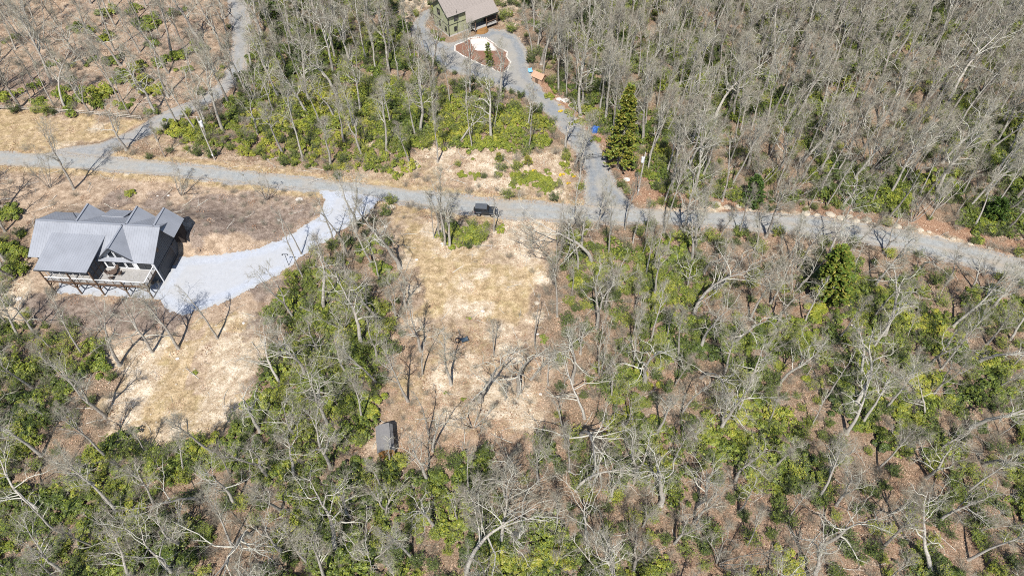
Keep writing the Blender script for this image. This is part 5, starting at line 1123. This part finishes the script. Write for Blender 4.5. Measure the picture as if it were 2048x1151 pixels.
# ------------------------------------------------------------------ ground cover nobody could count
def twig_brush(seed, n=26, H=1.6, leafy=0):
    g = np.random.default_rng(seed); a = g.uniform(0, 6.28, n); d = np.column_stack([np.cos(a) * .6, np.sin(a) * .6, g.uniform(.5, 1.2, n)])
    P1, R1 = branch_batch(g, np.column_stack([g.normal(0, .18, (n, 2)), np.zeros(n)]), d, H * g.uniform(.5, 1.1, n), np.full(n, .014), np.full(n, .005), 5, .16, .05)
    p, T, r, t = pick(P1, R1, 6, .25, 1, g); P2, R2 = branch_batch(g, p, splay(T, np.radians(g.uniform(25, 60, len(p))), g), g.uniform(.25, .7, len(p)), np.full(len(p), .006), np.full(len(p), .003), 3, .2, .06)
    p, T, r, t = pick(P2, R2, 3, .2, 1, g); P3, R3 = branch_batch(g, p, splay(T, np.radians(g.uniform(25, 60, len(p))), g), g.uniform(.15, .35, len(p)), np.full(len(p), .004), np.full(len(p), .003), 3, .2, .06)
    V = []; F = []; o = 0
    for P_, R_, s in ((P1, R1, 4), (P2, R2, 3), (P3, R3, 3)):
        v, f = tubes(P_, R_, s); V.append(v); F.append(f + o); o += len(v)
    if not leafy: return mesh_np('brush_form', np.concatenate(V), np.concatenate(F), M['twig'])
    p, T, r, t = pick(P2, R2, leafy, .1, 1, g); m = len(p); p = p + g.normal(0, .07, p.shape); d = g.normal(0, 1, (m, 3)); d[:, 2] = np.abs(d[:, 2]) * .4; d /= np.linalg.norm(d, axis=1, keepdims=True); s = np.cross(d, np.array([0, 0, 1.])); s /= np.linalg.norm(s, axis=1, keepdims=True)
    L = g.uniform(.08, .17, m)[:, None]; W = L * .34; V.append(np.stack([p, p + d * L * .5 + s * W, p + d * L, p + d * L * .5 - s * W], 1).reshape(-1, 3)); nF = sum(len(f) for f in F); F.append(np.arange(m * 4).reshape(-1, 4) + o); F = np.concatenate(F)
    me = mesh_np('brush_form', np.concatenate(V), F, M['twig'], dict(lv=('FACE', np.concatenate([np.zeros(nF), np.clip(.5 + g.normal(0, .25, m), 0, 1)])))); me.materials.append(M['leaf']); mi = np.zeros(len(F), np.int32); mi[nF:] = 1; me.polygons.foreach_set('material_index', mi); return me
BOPEN = [(CARGAP, .5), (PULLIN, .5), (VERGE2, -.8)] + [(V, d) for V, d in ((ROAD, .8), (DRIVE_W, .8), (DRIVE_G, .9), (DRIVE_H, 1.0), (HOUSE, 1.2), (GHOUSE, 1.5), (SHED, 1.0), (ISLAND, .2), (STRIP, 0), (CL_UP, -1), (SLOPE, 0))]
def bsp(px, py):
    P = un(px, py, np.zeros(len(px)))[:, :2]; n = fbm(P[:, 0] / 7, P[:, 1] / 7, 91, 3); sp = np.where(n > .46, 1.55, 2.4)
    sp = np.where(sdf(P, YARD) < .5, np.where(n > .62, 3.0, 99), sp); sp = np.where(sdf(P, CLEAR) < 0, np.where(py > 690, np.where(n > .5, 1.9, 5), np.where(n > .62, 2.4, 99)), sp); sp = np.where(sdf(P, UPHILL) < 0, np.where(n > .5, 3.2, 7), sp); sp = np.where(sdf(P, VERGE) < 0, np.where(n > .6, 2.4, 99), sp)
    sp = np.where(sdf(P, HBACK) < 0, np.where(n > .5, 2.3, 6), sp)
    return sp
BP, BQ = scatter(70000, BOPEN, bsp, 14, margin=(350, -60, 140)); nb_ = len(BP)
bs = np.random.default_rng(3).uniform(.6, 1.35, nb_) * np.where((sdf(BP, YARD) < .5) | (sdf(BP, CLEAR) < 0), .6, 1)
gn_scatter('twiggy_brush', np.column_stack([BP, terrain(BP)]), qz(nb_), np.column_stack([bs, bs, bs]), np.where((sdf(BP, YARD) < .5) | (sdf(BP, CLEAR) < 0) | (sdf(BP, UPHILL) < 0), np.random.default_rng(4).integers(0, 3, nb_), np.random.default_rng(4).choice(7, nb_, p=[.14, .14, .12, .15, .15, .15, .15])), np.random.default_rng(5).uniform(.15, .8, nb_), [store(twig_brush(i), 'brush_form') for i in range(3)] + [store(twig_brush(i, 24, 1.7, 5 + 2 * i), 'brush_form') for i in range(4)], 'leafless twiggy undergrowth between the trees')
def tuft(seed, n=22, h=.34, mat='straw', spread=.25):
    g = np.random.default_rng(seed); a = g.uniform(0, 6.28, n); p = np.column_stack([g.normal(0, spread * .5, (n, 2)), np.zeros(n)]); d = np.column_stack([np.cos(a) * .6, np.sin(a) * .6, g.uniform(.4, 1.2, n)]); d /= np.linalg.norm(d, axis=1, keepdims=True); s = np.column_stack([-np.sin(a), np.cos(a), 0 * a]) * .012; L = h * g.uniform(.5, 1.1, n)[:, None]
    V = np.stack([p - s, p + s, p + d * L], 1).reshape(-1, 3); return mesh_np('tuft_form', V, np.arange(n * 3).reshape(-1, 3), M[mat], dict(lv=('FACE', g.uniform(0, 1, n))))
def gsc(px, py):
    P = un(px, py, np.zeros(len(px)))[:, :2]; n = fbm(P[:, 0] / 4, P[:, 1] / 4, 41, 3); sp = np.full(len(px), 99.)
    for V in (CL_UP, SLOPE, STRIP, VERGE, CLEAR): sp = np.where(sdf(P, V) < 0, np.where(n > .47, .55, 1.5), sp)
    d = sdf(P, ROAD); return np.where((d < 2.6) & (P[:, 0] < 40) & (sp > 50), .7, sp)
TO = [(V, .25) for V in (ROAD, DRIVE_W, DRIVE_G, DRIVE_H, SHED, HOUSE)]
GPt, _ = scatter(60000, TO, gsc, 21, margin=(10, -10, 10)); ng_ = len(GPt); gs = np.random.default_rng(6).uniform(.6, 1.4, ng_)
gn_scatter('dry_grass', np.column_stack([GPt, terrain(GPt)]), qz(ng_), np.column_stack([gs, gs, gs]), np.random.default_rng(7).integers(0, 3, ng_), np.random.default_rng(8).uniform(.25, .8, ng_), [store(tuft(i), 'tuft_form') for i in range(3)], 'dry straw-coloured grass tufts in the clearings')
def leafpatch(seed, n=46):
    g = np.random.default_rng(seed); p = np.column_stack([g.normal(0, .7, (n, 2)), g.uniform(.015, .07, n)]); a = g.uniform(0, 6.28, n); L = g.uniform(.07, .15, n)[:, None]; t = np.column_stack([np.cos(a), np.sin(a), g.normal(0, .35, n)]) * L; s = np.column_stack([-np.sin(a), np.cos(a), g.normal(0, .35, n)]) * L * .6
    V = np.stack([p - t, p - s, p + t, p + s], 1).reshape(-1, 3); return mesh_np('litter_form', V, np.arange(n * 4).reshape(-1, 4), M['dead_leaf'], dict(lv=('FACE', g.uniform(0, 1, n))))
LO = [(V, .3) for V in (ROAD, DRIVE_W, DRIVE_G, DRIVE_H, ISLAND, SHED, HOUSE, GHOUSE)]
LP, _ = scatter(26000, LO, lambda px, py: np.where((sdf(un(px, py, np.zeros(len(px)))[:, :2], YARD) < 0) | (sdf(un(px, py, np.zeros(len(px)))[:, :2], CL_UP) < 2) | (sdf(un(px, py, np.zeros(len(px)))[:, :2], STRIP) < 0), 4.5, 1.35), 22, margin=(10, -10, 10)); nl = len(LP)
gn_scatter('fallen_leaves', np.column_stack([LP, terrain(LP)]), qz(nl, .02), np.ones((nl, 3)), np.random.default_rng(9).integers(0, 3, nl), np.random.default_rng(10).uniform(.25, .85, nl), [store(leafpatch(i), 'litter_form') for i in range(3)], 'fallen oak leaves lying over the forest floor')
def stick(seed):
    g = np.random.default_rng(seed); P_, R_ = branch_batch(g, np.array([[0, 0, .05]]), np.array([[1., 0, .02]]), np.array([2.2]), np.array([.035]), np.array([.012]), 6, .12, 0); p, T, r, t = pick(P_, R_, 4, .3, .95, g); p2, r2 = branch_batch(g, p, splay(T, np.radians(g.uniform(30, 60, 4)), g), g.uniform(.4, 1, 4), np.full(4, .015), np.full(4, .006), 3, .2, 0); p2[:, :, 2] = np.abs(p2[:, :, 2]) * .5 + .03; P_[:, :, 2] = np.abs(P_[:, :, 2])
    v, f = tubes(P_, R_, 5); v2, f2 = tubes(p2, r2, 4); return mesh_np('stick_form', np.concatenate([v, v2]), np.concatenate([f, f2 + len(v)]), M['log'])
KO = LO + [(STRIP, 0)]
KP, _ = scatter(5200, KO, lambda px, py: np.full(len(px), 2.3), 23, margin=(10, -10, 10)); nk = len(KP); ks = np.random.default_rng(11).uniform(.4, 1.7, nk)
gn_scatter('fallen_branches', np.column_stack([KP, terrain(KP)]), qz(nk, .03), np.column_stack([ks, ks, ks]), np.random.default_rng(12).integers(0, 4, nk), np.random.default_rng(13).uniform(.1, .9, nk), [store(stick(i), 'stick_form') for i in range(4)], 'broken sticks and fallen branches over the ground')
def rsp(px, py):
    P = un(px, py, np.zeros(len(px)))[:, :2]; n = fbm(P[:, 0] / 3, P[:, 1] / 3, 51, 3); sp = np.full(len(px), 99.)
    for V in (MUD, PALE, SLOPE, VERGE, TRACK, VERGE2, BACK): sp = np.where((sdf(P, V) < 0) & (n > .42), .8, sp)
    return sp
RP, _ = scatter(30000, TO, rsp, 24, margin=(10, -10, 10)); nr = len(RP); rs_ = np.random.default_rng(14).uniform(.05, .2, nr)
gn_scatter('stone_rubble', np.column_stack([RP, terrain(RP) + .01]), qz(nr, .3), np.column_stack([rs_, rs_, rs_ * .7]), np.random.default_rng(15).integers(0, 5, nr), np.random.default_rng(16).uniform(0, 1, nr), [store(m_, 'rubble_form') for m_ in RM], 'small pale stones scattered over bare soil')
GVL = []
for mt in ('drive_h', 'road'):
    for m_ in RM[:3]:
        c = m_.copy(); c.materials.clear(); c.materials.append(M[mt]); GVL.append(c)
def gvs(px, py):
    P = un(px, py, np.zeros(len(px)))[:, :2]; d = np.minimum.reduce([np.abs(sdf(P, V)) for V in (DRIVE_H, DRIVE_G, DRIVE_W, ROAD)]); return np.where(d < .9, .42, 99.)
VP, _ = scatter(240000, [(SHED, .3), (HOUSE, .3)], gvs, 31, margin=(10, -10, 10)); nv = len(VP); vs = np.random.default_rng(17).uniform(.04, .11, nv)
pale_ = np.abs(sdf(VP, DRIVE_H)) < 1.2
gn_scatter('loose_gravel', np.column_stack([VP, terrain(VP) + .05]), qz(nv, .3), np.column_stack([vs, vs, vs * .7]), np.where(pale_, np.random.default_rng(18).integers(0, 3, nv), 3 + np.random.default_rng(18).integers(0, 3, nv)), np.random.default_rng(19).uniform(0, 1, nv), [store(m_, 'gravel_form') for m_ in GVL], 'loose gravel spilled along the edges of the drives and road')
import re as _re
for o in bpy.data.objects:
    l = o.get('label')
    if l and len(_re.findall(r"[A-Za-z0-9][A-Za-z0-9']*", l)) > 16: print('LONG', l)
print('trees', len(TREES), 'ind', len(IND), 'shrubs', len(SHR), 'brush', nb_, 'grass', ng_, 'leaf', nl, 'sticks', nk, 'rubble', nr)
